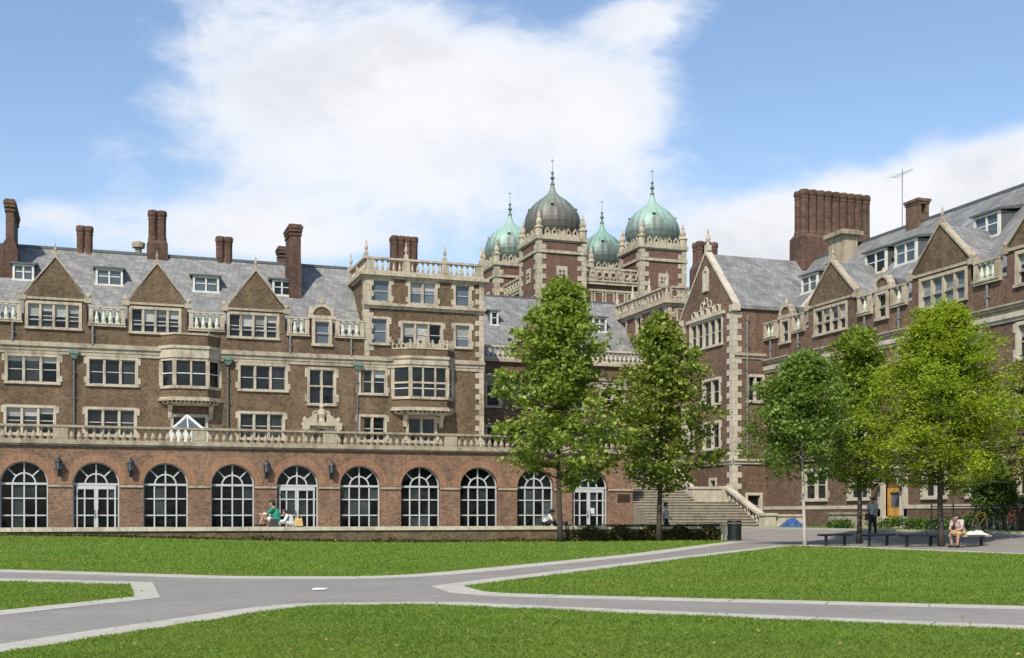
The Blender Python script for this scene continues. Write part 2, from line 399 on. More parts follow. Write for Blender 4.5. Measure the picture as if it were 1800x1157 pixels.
BAL = {}
def baluster_mesh(h, mt, r=.085):
    k = (round(h, 2), mt, r)
    if k not in BAL:
        m = MB(); m.box(-r, r, -r, r, 0, .10*h)
        m.lathe(0, 0, [(r*.75, .1*h), (r*1.05, .26*h), (r*.95, .36*h), (r*.5, .62*h), (r*.45, .76*h), (r*.8, .86*h), (r*.6, .9*h)], 8)
        m.box(-r, r, -r, r, .9*h, h)
        o = obj('baluster', m, M[mt]); me = o.data; bpy.data.objects.remove(o); BAL[k] = me
    return BAL[k]
def balustrade(P, F, a0, a1, b, z0, h, mt='stone', step=.3, r=.085, wide=.28, piers=(), pw=.5, rail=.14, base=.14, bm=None):
    """rails and pedestals as one part, each baluster a sub-part"""
    if a0 > a1: a0, a1 = a1, a0
    m = MB(F)
    m.box(a0, a1, b-wide/2-.03, b+wide/2+.03, z0, z0+base); m.box(a0, a1, b-wide/2-.05, b+wide/2+.05, z0+h-rail, z0+h)
    for q in piers: m.box(q-pw/2, q+pw/2, b-wide/2-.015, b+wide/2+.015, z0+base, z0+h-rail); m.box(q-pw/2+.08, q+pw/2-.08, b+wide/2+.015, b+wide/2+.03, z0+base+.08, z0+h-rail-.08)
    o = obj('balustrade', m, M[mt], P); me = baluster_mesh(h-rail-base, bm or mt, r)
    edges = [a0]+[e for q in sorted(piers) for e in (q-pw/2, q+pw/2)]+[a1]
    for k in range(0, len(edges), 2):
        e0, e1 = edges[k], edges[k+1]; n = max(0, int((e1-e0)/step))
        for i in range(n): inst('baluster', me, o, F.T((e0+(e1-e0)*(i+.5)/n, b, z0+base)))
    return o
def quoins(P, F, a, z0, z1, side, b=0., w0=.34, w1=.62, h=.36, proud=.04, mt='stone', ret=0.):
    """toothed corner stones; side -1 runs left of a, +1 right of a"""
    m = MB(F); z = z0; i = 0
    while z < z1-.05:
        ww = (w0, w1)[i % 2]; zz = min(z+h, z1)
        m.box(*sorted((a, a+side*ww)), b-.15, b+proud, z+.006, zz-.006)
        z = zz; i += 1
    obj('quoins', m, M[mt], P)
def finial(P, F, a, b, z, h, mt='stone', r=.12, name='finial'):
    m = MB(F); m.box(a-r, a+r, b-r, b+r, z, z+h*.25)
    m.lathe(a, b, [(r*.7, z+h*.25), (r*.5, z+h*.35), (r*.95, z+h*.5), (r*.8, z+h*.62), (r*.35, z+h*.75), (r*.4, z+h*.82), (.02, z+h)], 8)
    return obj(name, m, M[mt], P)
class Roof:
    """the front slope of a roof: rises from (b0, z0) at the eave"""
    def __init__(s, b0, z0, slope): s.b0, s.z0, s.s = b0, z0, slope
    def z(s, b): return s.z0+(s.b0-b)*s.s
    def b(s, z): return s.b0-(z-s.z0)/s.s
    def hit(s, F, u, v):
        lo, hi = s.b0, s.b0-30
        for _ in range(40):
            mid = (lo+hi)/2
            if F.Z(u, v, mid) > s.z(mid): lo = mid
            else: hi = mid
        return lo
def dormer(P, F, rf, u0, u1, vt, vb, n=2, over=.16):
    """flat-topped roof dormer whose sill meets the slate at (u, vb)"""
    uc = (u0+u1)/2; b = rf.hit(F, uc, vb); zb = rf.z(b); zt = F.Z(uc, vt, b)
    a0, a1 = sorted((F.A(u0, b), F.A(u1, b))); bb = rf.b(zt-.05)
    m = MB(F)
    for (c0, c1) in ((a0+.01, a0+.09), (a1-.09, a1-.01)): m.prism([(b-.03, zb-.3), (b-.03, zt-.1), (rf.b(zt-.1), zt-.1), (rf.b(zb-.3), zb-.3)], c0, c1, 'a', 0)
    m.box(a0+.09, a1-.09, b-.6, b-.4, zb-.1, zt-.1, 0)
    d = obj('dormer', m, M['lead'], P)
    r = MB(F); r.prism([(b+over, zt-.1), (b+over, zt), (rf.b(zt+.35)-.05, zt+.35), (rf.b(zt+.1)-.1, zt+.1)], a0-over, a1+over, 'a'); obj('dormer_roof', r, M['lead'], d)
    f = MB(F); g = MB(F); w_ = .13
    f.box(a0, a0+w_, b-.1, b+.03, zb-.05, zt-.1); f.box(a1-w_, a1, b-.1, b+.03, zb-.05, zt-.1); f.box(a0+w_, a1-w_, b-.1, b+.03, zt-.22, zt-.1); f.box(a0-.06, a1+.06, b-.1, b+.09, zb-.06, zb+.07)
    lw = (a1-a0-2*w_)/n
    for i in range(1, n): f.box(a0+w_+i*lw-.05, a0+w_+i*lw+.05, b-.1, b+.02, zb+.07, zt-.22)
    for i in range(n):
        g.box(a0+w_+i*lw, a0+w_+(i+1)*lw, b-.09, b-.06, zb+.07, zt-.22)
        zm = (zb+zt)/2; f.box(a0+w_+i*lw+.06, a0+w_+(i+1)*lw-.06, b-.06, b-.03, zm-.03, zm+.03)
    obj('dormer_window', f, M['white_paint'], d); obj('pane', g, M['glass_sky' if rnd.random() < .6 else 'glass'], d)
def gable(P, F, a0, a1, zf, za, b, rf, mt, wall=None):
    """brick gable head with stone coping, kneelers, finial and its little slate roof"""
    am = (a0+a1)/2; s_ = (za-zf)/(am-a0)
    m = MB(F); m.prism([(a0, zf), (a1, zf), (am, za)], b-.3, b-.004)
    g = obj('gable', m, M[mt], P)
    c = MB(F); k = .115
    for sg in (-1, 1):
        e = am+sg*(am-a0)
        c.prism([(am, za), (am, za+k*1.5), (e+sg*.12, zf+k*1.1), (e+sg*.12, zf)], b-.35, b+.07)
        c.box(*sorted((e-sg*.12, e+sg*.30)), b-.3, b+.12, zf-.2, zf+.1)
        c.lathe(e+sg*.12, b-.05, [(.13, zf+.14), (.16, zf+.26), (.06, zf+.42)], 8)
    c.box(a0, a1, b-.2, b+.09, zf-.12, zf+.02)
    obj('coping', c, M['stone_band'], g); finial(g, F, am, b-.12, za+.1, .8, 'stone_old', .105)
    r = MB(F)
    for sg in (-1, 1):
        e = am+sg*(am-a0)
        pts = [(am, b-.3, za-.02), (e, b-.3, zf-.02), (e, rf.b(zf)-.3, zf-.02), (am, rf.b(za)-.3, za-.02)]
        r.add(pts, [(0, 1, 2, 3)])
    obj('gable_roof', r, M['slate'], g); return g
def arch_dormer(P, F, a0, a1, z0, zs, b, stone='stone', glass='glass_sky', roofb=-2.):
    """narrow wall dormer with a round stone-hooded head"""
    am = (a0+a1)/2; r = (a1-a0)/2*.92; m = MB(F)
    arc = [(am+r*math.cos(math.pi*i/12), zs+.1+r*math.sin(math.pi*i/12)) for i in range(13)]
    m.sheet([(a0, z0), (a1, z0), (a1, zs)]+[(x, z) for x, z in arc]+[(a0, zs)], [rect(a0+.16, a1-.16, z0+.05, zs-.14)], b+.002, .3)
    m.box(a0, a0+.02, b-.6, b, z0, zs); m.box(a1-.02, a1, b-.6, b, z0, zs); m.prism([(a0+.02, zs-.1), (a1-.02, zs-.1)]+arc, b-.6, b-.02)
    d = obj('arched_dormer', m, M['brick_brown'], P)
    h = MB(F)
    for i in range(12):
        t0, t1 = math.pi*i/12, math.pi*(i+1)/12
        q = lambda t_, rr: (am+rr*math.cos(t_), zs+.1+rr*math.sin(t_))
        h.prism([q(t0, r*.92), q(t0, r*1.22), q(t1, r*1.22), q(t1, r*.92)], b-.3, b+.08)
    h.box(a0-.18, a1+.18, b-.3, b+.1, zs-.08, zs+.14)
    for e in (a0-.02, a1+.02): h.lathe(e, b-.05, [(.14, zs+.14), (.17, zs+.3), (.08, zs+.42), (.1, zs+.5), (.01, zs+.72)], 8)
    h.lathe(am, b-.05, [(.12, zs+.1+r*1.2), (.15, zs+.22+r*1.2), (.02, zs+.5+r*1.2)], 8)
    obj('hood', h, M[stone], d)
    window(d, F, a0+.06, a1-.06, z0, zs-.06, 1, b=b+.03, fw=.2, ears=False, glass=glass, stone=stone, name='dormer_window')
    rr = MB(F); rr.prism([(a0, zs), (a1, zs)]+arc, roofb, b-.35); obj('dormer_roof', rr, M['lead'], d)
def chimney(P, F, a0, a1, b0, b1, z0, zm, z1, na, nb, base=.12, mt='brick_chimney', gap=-.025, cap=.09):
    """square stack with clustered octagonal flues"""
    m = MB(F); m.box(a0-base, a1+base, b0-base, b1+base, z0, zm-.15)
    m.frustum([(a0-base, b0-base), (a1+base, b0-base), (a1+base, b1+base), (a0-base, b1+base)], zm-.15, [(a0, b0), (a1, b0), (a1, b1), (a0, b1)], zm+.1)
    c = obj('chimney', m, M[mt], P); wa = (a1-a0)/na; wb = (b1-b0)/nb; h = z1-zm
    for i in range(na):
        for j in range(nb):
            f = MB(F); r = min(wa, wb)/2/math.cos(math.pi/8)-gap
            f.lathe(a0+wa*(i+.5), b0+wb*(j+.5), [(r*1.05, zm), (r*1.05, zm+.2), (r*.93, zm+.35), (r*.93, z1-.62), (r*1.02, z1-.55), (r*.92, z1-.45), (r*1.12, z1-.3), (r*1.12, z1-.12), (r*.95, z1), (r*.6, z1), (r*.55, z1-.3)], 8)
            obj('flue', f, M[mt], c)
    return c
def slab_chimney(P, F, a0, a1, b0, b1, z0, zk, z1, wide=.25, mt='brick_chimney'):
    """long thin stack on a broader foot"""
    m = MB(F); m.box(a0-wide, a1+wide*.6, b0, b1, z0, zk)
    m.frustum([(a0-wide, b0), (a1+wide*.6, b0), (a1+wide*.6, b1), (a0-wide, b1)], zk, [(a0, b0), (a1, b0), (a1, b1), (a0, b1)], zk+.7)
    m.box(a0, a1, b0, b1, zk+.7, z1-.75)
    for (d, q0, q1) in ((.07, z1-.75, z1-.62), (0, z1-.62, z1-.5), (.1, z1-.5, z1-.3), (.14, z1-.3, z1-.12), (.06, z1-.12, z1)): m.box(a0-d, a1+d, b0-d, b1+d, q0, q1)
    return obj('chimney', m, M[mt], P)
def downpipe(P, F, a, b, z0, z1, hopper=None, mt='lead_pipe'):
    m = MB(F); m.tube([(a, b+.1, z0), (a, b+.1, z1)], .065, 8)
    z = z0+.5
    while z < z1: m.box(a-.1, a+.1, b, b+.18, z, z+.06); z += 1.6
    o = obj('downpipe', m, M[mt], P)
    if hopper:
        h = MB(F); h.frustum([(a-.14, b+.02), (a+.14, b+.02), (a+.14, b+.24), (a-.14, b+.24)], hopper, [(a-.26, b+.0), (a+.26, b+.0), (a+.26, b+.34), (a-.26, b+.34)], hopper+.3)
        h.box(a-.3, a+.3, b, b+.37, hopper+.3, hopper+.5); obj('hopper_head', h, M['verdigris'], o)
def bands(P, F, a0, a1, b, rows, mt, name='string_course', ends=0.):
    m = MB(F)
    for (z0, z1, p) in rows: m.box(a0-ends, a1+ends, b-.12, b+p, z0, z1)
    return obj(name, m, M[mt], P)
def bay(P, F, a0, a1, c0, c1, pr, z0, z1, zcap, zpar, transom=None, nl=2, b=0., crest=False, roofz=None):
    """canted oriel: glazed between z0 and z1, capped to zcap, brick parapet to zpar, corbelled below"""
    pl = lambda d: [(a0-d, b-.1), (a1+d, b-.1), (a1+d, b+.02+d*.3), (c1+d*.6, b+pr+d), (c0-d*.6, b+pr+d), (a0-d, b+.02+d*.3)]
    m = MB(F); m.frustum(pl(-.02), z0-.62, pl(-.02), z0-.1)
    o = obj('bay_window', m, M['brick_brown'], P); m = MB(F); m.frustum(pl(0.), zcap, pl(0.), zpar); obj('bay_parapet', m, M['brick_brown'], o)
    s = MB(F)
    for (d, q0, q1) in ((.07, z0-.1, z0+.08), (.03, z1-.08, z1+.1), (.1, z1+.1, zcap-.16), (.18, zcap-.16, zcap+.02), (.1, z0-.74, z0-.62), (.2, z0-.86, z0-.74)): s.frustum(pl(d), q0, pl(d), q1)
    s.frustum(pl(-.34), z0-1.12, pl(.02), z0-.98)
    for p, q, n in (((a0, b), (c0, b+pr), 3), ((c0, b+pr), (c1, b+pr), 8), ((c1, b+pr), (a1, b), 3)):
        for i in range(n): x, y = p[0]+(q[0]-p[0])*(i+.5)/n, p[1]+(q[1]-p[1])*(i+.5)/n; s.box(x-.07, x+.07, y-.3, y+.1, z0-.98, z0-.86)
    cm = (a0+a1)/2
    for e in (cm-1.25, cm+1.25): s.prism([(b-.1, z0-1.9), (b+.1, z0-1.9), (b+.16, z0-1.5), (b+.5, z0-1.12), (b-.1, z0-1.12)], e-.13, e+.13, 'a')
    if not crest: s.frustum(pl(.06), zpar, pl(.06), zpar+.12)
    # posts and mullions follow the canted plan
    path = [(a0, b+.02), (c0, b+pr), (c1, b+pr), (a1, b+.02)]
    def post(p, wd, q0=z0+.08, q1=z1-.08): s.box(p[0]-wd, p[0]+wd, p[1]-wd*1.3, p[1]+.012, q0, q1)
    for p in path: post(p, .12)
    segs = ((path[0], path[1], 1), (path[1], path[2], nl), (path[2], path[3], 1))
    for p, q, n in segs:
        for i in range(1, n): post((p[0]+(q[0]-p[0])*i/n, p[1]+(q[1]-p[1])*i/n), .06)
    if transom:
        zt = z0+(z1-z0)*transom; s.frustum(pl(-.0), zt-.06, pl(-.0), zt+.06)
    if crest:
        for p, q, n in ((path[0], path[1], 2), (path[1], path[2], 5), (path[2], path[3], 2)):
            for i in range(n):
                for f_ in ((i+.25)/n, (i+.75)/n):
                    x, y = p[0]+(q[0]-p[0])*f_, p[1]+(q[1]-p[1])*f_
                    s.ring((x, y-.08, zpar+.2), .15, .05, 'y', 10, 5)
                x, y = p[0]+(q[0]-p[0])*i/n, p[1]+(q[1]-p[1])*i/n; s.box(x-.07, x+.07, y-.16, y+.02, zpar, zpar+.48); s.ball((x, y-.07, zpar+.55), .09, 8, 5)
        s.frustum(pl(.05), zpar, pl(.05), zpar+.07); s.frustum([(cm-.35, b+pr-.15), (cm+.35, b+pr-.15), (cm+.35, b+pr), (cm-.35, b+pr)], zpar, [(cm-.2, b+pr-.15), (cm+.2, b+pr-.15), (cm+.2, b+pr), (cm-.2, b+pr)], zpar+.8)
        s.ring((cm, b+pr-.08, zpar+1.05), .2, .06, 'y', 12, 5)
    obj('bay_stonework', s, M['stone'], o)
    g = MB(F); g.frustum(pl(-.1), z0, pl(-.1), z1); obj('pane', g, M['glass'], o)
    h = MB(F)
    for p, q, n in segs:
        for i in range(n):
            x0, y0 = p[0]+(q[0]-p[0])*(i+.06)/n, p[1]+(q[1]-p[1])*(i+.06)/n-.055
            x1, y1 = p[0]+(q[0]-p[0])*(i+.94)/n, p[1]+(q[1]-p[1])*(i+.94)/n-.055
            for zz in ([z0+(z1-z0)*.5] if not transom else [z0+(z1-z0)*.3]): h.prism([(x0, y0), (x1, y1), (x1, y1-.05), (x0, y0-.05)], zz-.03, zz+.03, 'z')
    obj('sash', h, M['white_paint'], o)
# ================================================================== LEFT WING
L = Face('L', 78.0); ZT = 4.7                     # facade plane and terrace level
R1, R2, R3 = (6.02, 7.86), (9.14, 10.97), (12.5, 14.2)
ZB, BH = 12.95, 1.08                              # parapet balustrade
AP0, AP1 = L.A(640), L.A(850)
AL = L.A(-260)
def left_wing():
    P = thing('hall_building', 'long brown brick dormitory wing with three gables, slate roof and tall chimneys above the terrace', 'building', L.T(((AL+AP0)/2, -4, 0)))
    rf = Roof(-.35, 13.25, 1.03); A = L.A; holes = []
    def win(u0, u1, row, n, **k): holes.append(window(P, L, A(u0), A(u1), row[0], row[1], n, **k))
    win(-165, -70, R2, 3); win(8, 105, R2, 3, blind=.3); win(152, 243, R2, 3); win(418, 506, R2, 3)
    win(540, 591, (8.35, 10.85), 2, transom=.52, rails=False)
    win(-165, -70, R1, 3); win(6, 99, R1, 3, blind=.4); win(149, 241, R1, 3); win(300, 366, (R1[0], R1[1]-.3), 2, glass='glass'); win(418, 501, R1, 3); 
    win(-150, -55, R3, 4)
    GB = [(42, 152, 14.42, 16.9), (224, 328, 14.42, 16.9), (398, 501, 14.42, 16.9), (-140, -62, 14.42, 16.9)]
    for (u0, u1), bl in zip(((44, 144), (227, 319), (399, 491)), (.45, .5, .55)): win(u0, u1, R3, 4, blind=bl, ears=False)
    am = (A(550)+A(582))/2; aw = .72
    # front wall with its gabled outline
    top = [(AP0, 4.3), (AP0, ZB)]
    top += [(am+aw, ZB), (am+aw, 12.25), (am-aw, 12.25), (am-aw, ZB)]
    for (u0, u1, zf, za) in (GB[2], GB[1], GB[0], GB[3]): top += [(A(u1), ZB), (A(u1), zf), (A(u0), zf), (A(u0), ZB)]
    top += [(AL, ZB), (AL, 4.3)]
    m = MB(L); m.sheet(list(reversed(top)), holes, 0., .28)
    m.box(AL, AL+.3, -11, -.01, 4.3, 13.2); m.box(AL, AP0, -11.3, -11, 4.3, 13.2)
    m.box(AL+.3, AP0, -.5, -.29, 4.3, 12.6)   # the wall's inner leaf
    obj('wall', m, M['brick_brown'], P)
    for (u0, u1, zf, za) in GB: gable(P, L, A(u0), A(u1), zf, za, 0., rf, 'brick_brown')
    arch_dormer(P, L, am-aw, am+aw, 12.25, 14.1, 0., roofb=-1.2)
    r = MB(L); r.prism([(-.05, 13.03), (-.35, 13.3), (-5.5, 18.6), (-11.2, 13.1), (-11.2, 12.9)], AL-.2, AP0+.0, 'a'); ro = obj('roof', r, M['slate'], P)
    r = MB(L); r.box(AL-.2, AP0, -5.65, -5.35, 18.5, 18.68); obj('ridge', r, M['lead'], ro)
    bands(P, L, AL, AP0, 0., ((10.98, 11.2, .06), (11.2, 11.44, .1), (11.44, 11.62, .2), (11.62, 11.72, .1)), 'stone_band')
    # balustrade panels between the gables
    segs = [(A(-55), A(38)), (A(156), A(220)), (A(332), A(394)), (A(505), am-aw-.15), (am+aw+.15, AP0-.02)]
    for a0, a1 in segs:
        n = a1-a0; balustrade(P, L, a0, a1, .06, ZB, BH, 'stone', .37, .13, .22, (a0+.13, a1-.13) if n > .9 else ((a0+a1)/2,), .26, .09, .07, 'baluster_white')
        bands(P, L, a0-.05, a1+.05, 0., ((ZB-.12, ZB, .16),), 'stone', 'ledge')
    for u, hz in ((22, None), (163, None), (367, None), (510, None), (617, None)): downpipe(P, L, A(u), 0., 11.7, 12.8)
    for u in (130, 400, 628): downpipe(P, L, A(u), 0., 4.6, 10.7, 10.75, 'lead')
    # oriel above the terrace
    bay(P, L, A(283), A(386), A(305), A(363), .85, R2[0]+.05, R2[1]-.05, 11.75, 12.45, nl=2)
    # dormers and chimneys
    for q in ((168, 216, 470, 502), (339, 385, 483, 514), (479, 512, 490, 520), (22, 60, 462, 493)): dormer(P, L, rf, *q)
    b = rf.hit(L, 18, 490); slab_chimney(P, L, A(10, b), A(24, b), b-4.6, b, rf.z(b)-.5, L.Z(18, 440, b), L.Z(18, 350, b), .42)
    b = rf.hit(L, 518, 526); slab_chimney(P, L, A(510, b), A(529, b), b-2.0, b, rf.z(b)-.4, L.Z(518, 470, b), L.Z(518, 394, b), .06)
    slab_chimney(P, L, A(490, -6), A(506, -6), -6.6, -5.8, 17.5, L.Z(495, 455, -6), L.Z(495, 434, -6), .05)
    for (u0, u1, v0, vm, nb) in ((135, 163, 397, 452, 1), (261, 292, 370, 425, 1), (380, 408, 416, 470, 1)):
        b = -5.5; a0, a1 = A(u0, b), A(u1, b); chimney(P, L, a0, a1, b-.28, b+.28, 17.6, L.Z(u0, vm, b), L.Z(u0, v0, b), 2, nb, .1)
    b = -6.2; a0, a1 = A(233, b), A(254, b); m = MB(L); z1 = L.Z(243, 425, b); m.lathe((a0+a1)/2, b, [(.22, 17.5), (.22, z1-.45), (.42, z1-.42), (.45, z1-.1), (.2, z1)], 10); obj('roof_vent', m, M['stone_band'], P)
    # carved doorway onto the terrace
    a0, a1 = A(531), A(597); am = (a0+a1)/2; m = MB(L)
    arc = [(am+.52*math.cos(math.pi*i/12), 6.3+.52*math.sin(math.pi*i/12)) for i in range(13)]
    m.sheet([(a0, 4.6), (a1, 4.6), (a1, 7.15), (a0, 7.15)], [[(am-.52, 4.62), (am+.52, 4.62)]+arc], .22, .4)
    m.box(a0, a0+.02, -.1, .22, 4.6, 7.15); m.box(a1-.02, a1, -.1, .22, 4.6, 7.15)
    for e in (a0+.18, a1-.18): m.lathe(e, .42, [(.2, 4.6), (.2, 4.9), (.13, 4.95), (.12, 6.5), (.18, 6.62), (.2, 6.75)], 10); m.box(e-.22, e+.22, .2, .6, 6.75, 7.0)
    m.box(a0-.08, a1+.08, -.05, .55, 7.0, 7.2)
    for sg in (-1, 1): m.prism([(am+sg*.3, 7.2), (am+sg*1.15, 7.2), (am+sg*1.1, 7.35), (am+sg*.34, 7.85)], .0, .45); m.ring((am+sg*.38, .2, 7.78), .16, .08, 'y', 12, 6)
    m.lathe(am, .25, [(.26, 7.2), (.2, 7.5), (.3, 7.75), (.24, 8.05), (.1, 8.12), (.17, 8.25), (.05, 8.45)], 10)
    for sg in (-1, 1): m.lathe(am+sg*1.1, .25, [(.12, 7.2), (.16, 7.4), (.05, 7.6)], 8)
    d = obj('doorway', m, M['stone'], P)
    g = MB(L); g.prism([(am-.54, 4.6), (am+.54, 4.6)]+[(x, z) for x, z in arc], -.14, -.08); obj('door', g, M['door_wood'], d)
    return P
left_wing()

# ------------------------------------------------------------------ corner pavilion at the end of the left wing
def pavilion():
    A = L.A; P = thing('corner_pavilion', 'four storey flat roofed brick block with stone quoins and roof balustrade beside the wing', 'building', L.T(((AP0+AP1)/2, -4, 0)))
    b = .06; holes = []
    def win(u0, u1, row, n, **k): holes.append(window(P, L, A(u0, b), A(u1, b), row[0], row[1], n, b=b, **k))
    R4 = (15.3, 16.95)
    win(649, 688, R4, 1, glass='glass_sky'); win(717, 769, R4, 2, glass='glass_sky', blind=.5); win(797, 829, R4, 1, glass='glass_sky')
    win(649, 684, (12.5, 14.4), 1, blind=.6, glass='glass_sky'); win(704, 779, (12.5, 14.2), 3, glass='glass', blind=.9); win(797, 829, (12.5, 14.25), 1, blind=.9, glass='glass_sky')
    win(630, 681, R2, 2, blind=.4); win(629, 680, R1, 2); win(714, 768, R1, 2, rails=False)
    a0, a1 = AP0, AP1; m = MB(L)
    # lower storeys run a little past the joint with the long wing
    m.sheet([(A(621), 4.3), (a1, 4.3), (a1, 17.2), (a0, 17.2), (a0, 11.0), (A(621), 11.0)], holes, b, .3)
    m.box(a0, a0+.3, -6, b-.01, 11.2, 17.19); m.box(a1-.3, a1, -9, b-.01, 4.3, 17.19); m.box(a0+.3, a1-.3, -9, -.5, 4.3, 17.1)
    obj('wall', m, M['brick_brown'], P)
    bands(P, L, A(621), a1+.03, b, ((10.98, 11.2, .06), (11.2, 11.44, .1), (11.44, 11.62, .2), (11.62, 11.72, .1)), 'stone_band')
    bands(P, L, a0-.06, a1+.06, b, ((14.92, 15.1, .12), (15.1, 15.28, .26)), 'stone', 'upper_string_course')
    c = MB(L)
    for (d, q0, q1) in ((.1, 16.95, 17.1), (.3, 17.1, 17.32)): c.box(a0-d, a1+d, -6, b+d, q0, q1)
    obj('cornice', c, M['stone'], P)
    zb = 17.32; W = a1-a0
    balustrade(P, L, a0, a1, -.05, zb, 1.02, 'stone', .33, .1, .26, (a0+.42, a0+W*.345, a0+W*.67, a1-.3), .5)
    LS = Face('R', a0); balustrade(P, LS, -83.0, -78.3, -.15, zb, 1.02, 'stone', .33, .1, .26, (-82.7, -80.5), .45)
    for a, bb, h in ((a0+.15, -.05, 1.15), (a0+.1, -4.8, 1.15), (a0+W*.345, -.05, 1.15), (a0+W*.67, -.05, 1.15), (a1-.15, -.05, 1.2), (a1-.1, -5, 1.2)):
        finial(P, L, a, bb, zb+1.02, h, 'stone', .13)
    quoins(P, L, a1, 4.4, 17., -1, b); quoins(P, L, a0, 11.75, 17., 1, b)
    q = MB(LS); z = 13.4; i = 0
    while z < 16.9: ww = (.34, .62)[i % 2]; q.box(-78+.05-ww, -77.95, -.1, .04, z, z+.35); z += .36; i += 1
    obj('quoins', q, M['stone'], P)
    bay(P, L, A(690), A(795), A(716), A(780), .85, 9.0, 11.1, 11.75, 12.25, transom=.48, nl=3, b=b, crest=True)
    bb = -3.6; x0, x1 = A(687, bb), A(732, bb); chimney(P, L, x0, x1, bb-.45, bb+.45, 17.0, 17.9, L.Z(705, 417, bb), 4, 2, .1)
    r = MB(L); r.box(a0, a1, -9, -.2, 17.2, 17.3); obj('roof', r, M['lead'], P)
pavilion()

# ================================================================== ARCADE and its terrace
C_ = Face('L', 65.1)
X0, X9 = C_.A(42), C_.A(1037.5); STEP = (X9-X0)/9; ARX = [X0+i*STEP for i in range(-2, 10)]
AEND = C_.A(1112)
def arcade():
    P = thing('arcade_building', 'low orange brick arcade of round arched windows carrying the balustraded terrace', 'building', C_.T(((AEND-8)/2, -6, .3)))
    zs, r, z0, zt = 2.78, 1.13, .15, 4.72; a0, a1 = ARX[0]-STEP/2, AEND
    def arch(x, rr=r, n=16, zb=z0): return [(x-rr, zb+.05), (x+rr, zb+.05)]+[(x+rr*math.cos(math.pi*i/n), zs+rr*math.sin(math.pi*i/n)) for i in range(n+1)]
    m = MB(C_); m.sheet(rect(a0, a1, z0-.4, zt), [arch(x) for x in ARX], 0., .42)
    m.box(a1-.4, a1-.002, -12.7, -.012, z0-.4, zt-.01); n_ = MB(C_); n_.box(a0, a1-.41, -1.2, -.7, z0-.4, zt-.1); obj('inner_wall', n_, M['brick_orange'], P)
    obj('wall', m, M['brick_orange'], P)
    for x in ARX:
        ra = MB(C_)
        for i in range(24):
            t0, t1 = math.pi*i/24, math.pi*(i+1)/24; q = lambda t_, rr: (x+rr*math.cos(t_), zs+rr*math.sin(t_))
            ra.prism([q(t0, r), q(t0, r+.42), q(t1, r+.42), q(t1, r)], -.1, .018)
        obj('arch_ring', ra, M['brick_arch'], P)
    e = [a0]+[q for x in ARX for q in (x-r, x+r)]+[a1]
    for k in range(0, len(e), 2): im = MB(C_); im.box(e[k], e[k+1], -.4, .07, zs-.16, zs-.04); obj('impost', im, M['stone_old'], P)
    pw = MB(C_)
    s = 1.0
    for i, x in enumerate(ARX):
        k = i-2; f = MB(C_); g = MB(C_); door = k in (1, 4, 9); b = -.34; w_ = .045
        g.prism(arch(x, r-.0), b-.04, b-.02)
        f.box(x-r, x-r+.06, b, b+.1, z0, zs); f.box(x+r-.06, x+r, b, b+.1, z0, zs); f.box(x-r+.06, x+r-.06, b, b+.1, zs-.055, zs+.055)
        n = 20
        for j in range(n):
            t0, t1 = math.pi*j/n, math.pi*(j+1)/n; q = lambda t_, rr: (x+rr*math.cos(t_), zs+rr*math.sin(t_))
            f.prism([q(t0, r-.055), q(t0, r), q(t1, r), q(t1, r-.055)], b, b+.1); f.prism([q(t0, .5), q(t0, .575), q(t1, .575), q(t1, .5)], b, b+.07)
        for ang in (45, 135): f.prism([(x+rr*math.cos(R(ang))+dd*math.sin(R(ang)), zs+rr*math.sin(R(ang))-dd*math.cos(R(ang))) for rr, dd in ((.57, -.035), (r-.07, -.035), (r-.07, .035), (.57, .035))], b, b+.068)
        f.box(x-.035, x+.035, b, b+.072, zs+.07, zs+r-.07)
        cols = (-.56, 0, .56)
        for c in cols:
            ww = .07 if (door and c == 0) else .034
            f.box(x+c-ww, x+c+ww, b, b+.075, z0, zs-.07)
        for zz in (z0+.03, 1.17, 2.04):
            if zz > zs-.3: continue
            f.box(x-r+.09, x+r-.09, b+.002, b+.07, zz-.032, zz+.032)
        if door:
            for c in (-.93, .93, -.06, .06): f.box(x+c-.04, x+c+.04, b+.01, b+.09, z0, zs-.07)
            f.box(x-.98, x+.98, b+.01, b+.088, zs-.26, zs-.07)
        for ci, c in enumerate((-.84, -.28, .28, .84)):
            for ri, (q0, q1) in enumerate(((z0, 1.17), (1.17, 2.04), (2.04, zs))):
                if rnd.random() < (.75 if k in (0, 5, 6, 8) and ri else .3): g.box(x+c-.25, x+c+.25, b-.016, b-.012, q0+.03, q1-.03, 1)
        wo = obj('arched_door' if door else 'arched_window', f, M['frame_paint'], P)
        obj('pane', g, [M['glass_arcade'], M['glass_dim']], wo)
        if door:
            h = MB(C_)
            for sg in (-1, 1): h.tube([(x+sg*.09, b+.1, z0+.9), (x+sg*.09, b+.17, z0+.95), (x+sg*.09, b+.17, z0+1.25), (x+sg*.09, b+.1, z0+1.3)], .018, 6)
            obj('handle', h, M['black_metal'], wo)
        if k == 9: n_ = MB(C_); n_.box(x+.12, x+.38, b+.08, b+.084, z0+1.1, z0+1.45); obj('notice', n_, M['paper_white'], wo)
    bands(P, C_, a0, a1, 0., ((zt, zt+.1, .1), (zt+.1, zt+.22, .2)), 'stone_old', 'ledge')
    piers = [(ARX[j]+ARX[j+1])/2 for j in range(0, 11, 2)]+[a1-.4]
    balustrade(P, C_, a0, a1, 0., zt+.22, .84, 'stone_old', .36, .125, .3, piers, .72, .11, .09)
    te = MB(C_); te.box(a0, a1-.42, -12.65, -.16, zt-.02, zt+.05); obj('terrace_floor', te, M['concrete'], P)
    # side parapet above the stair
    s_ = Face('R', AEND); 
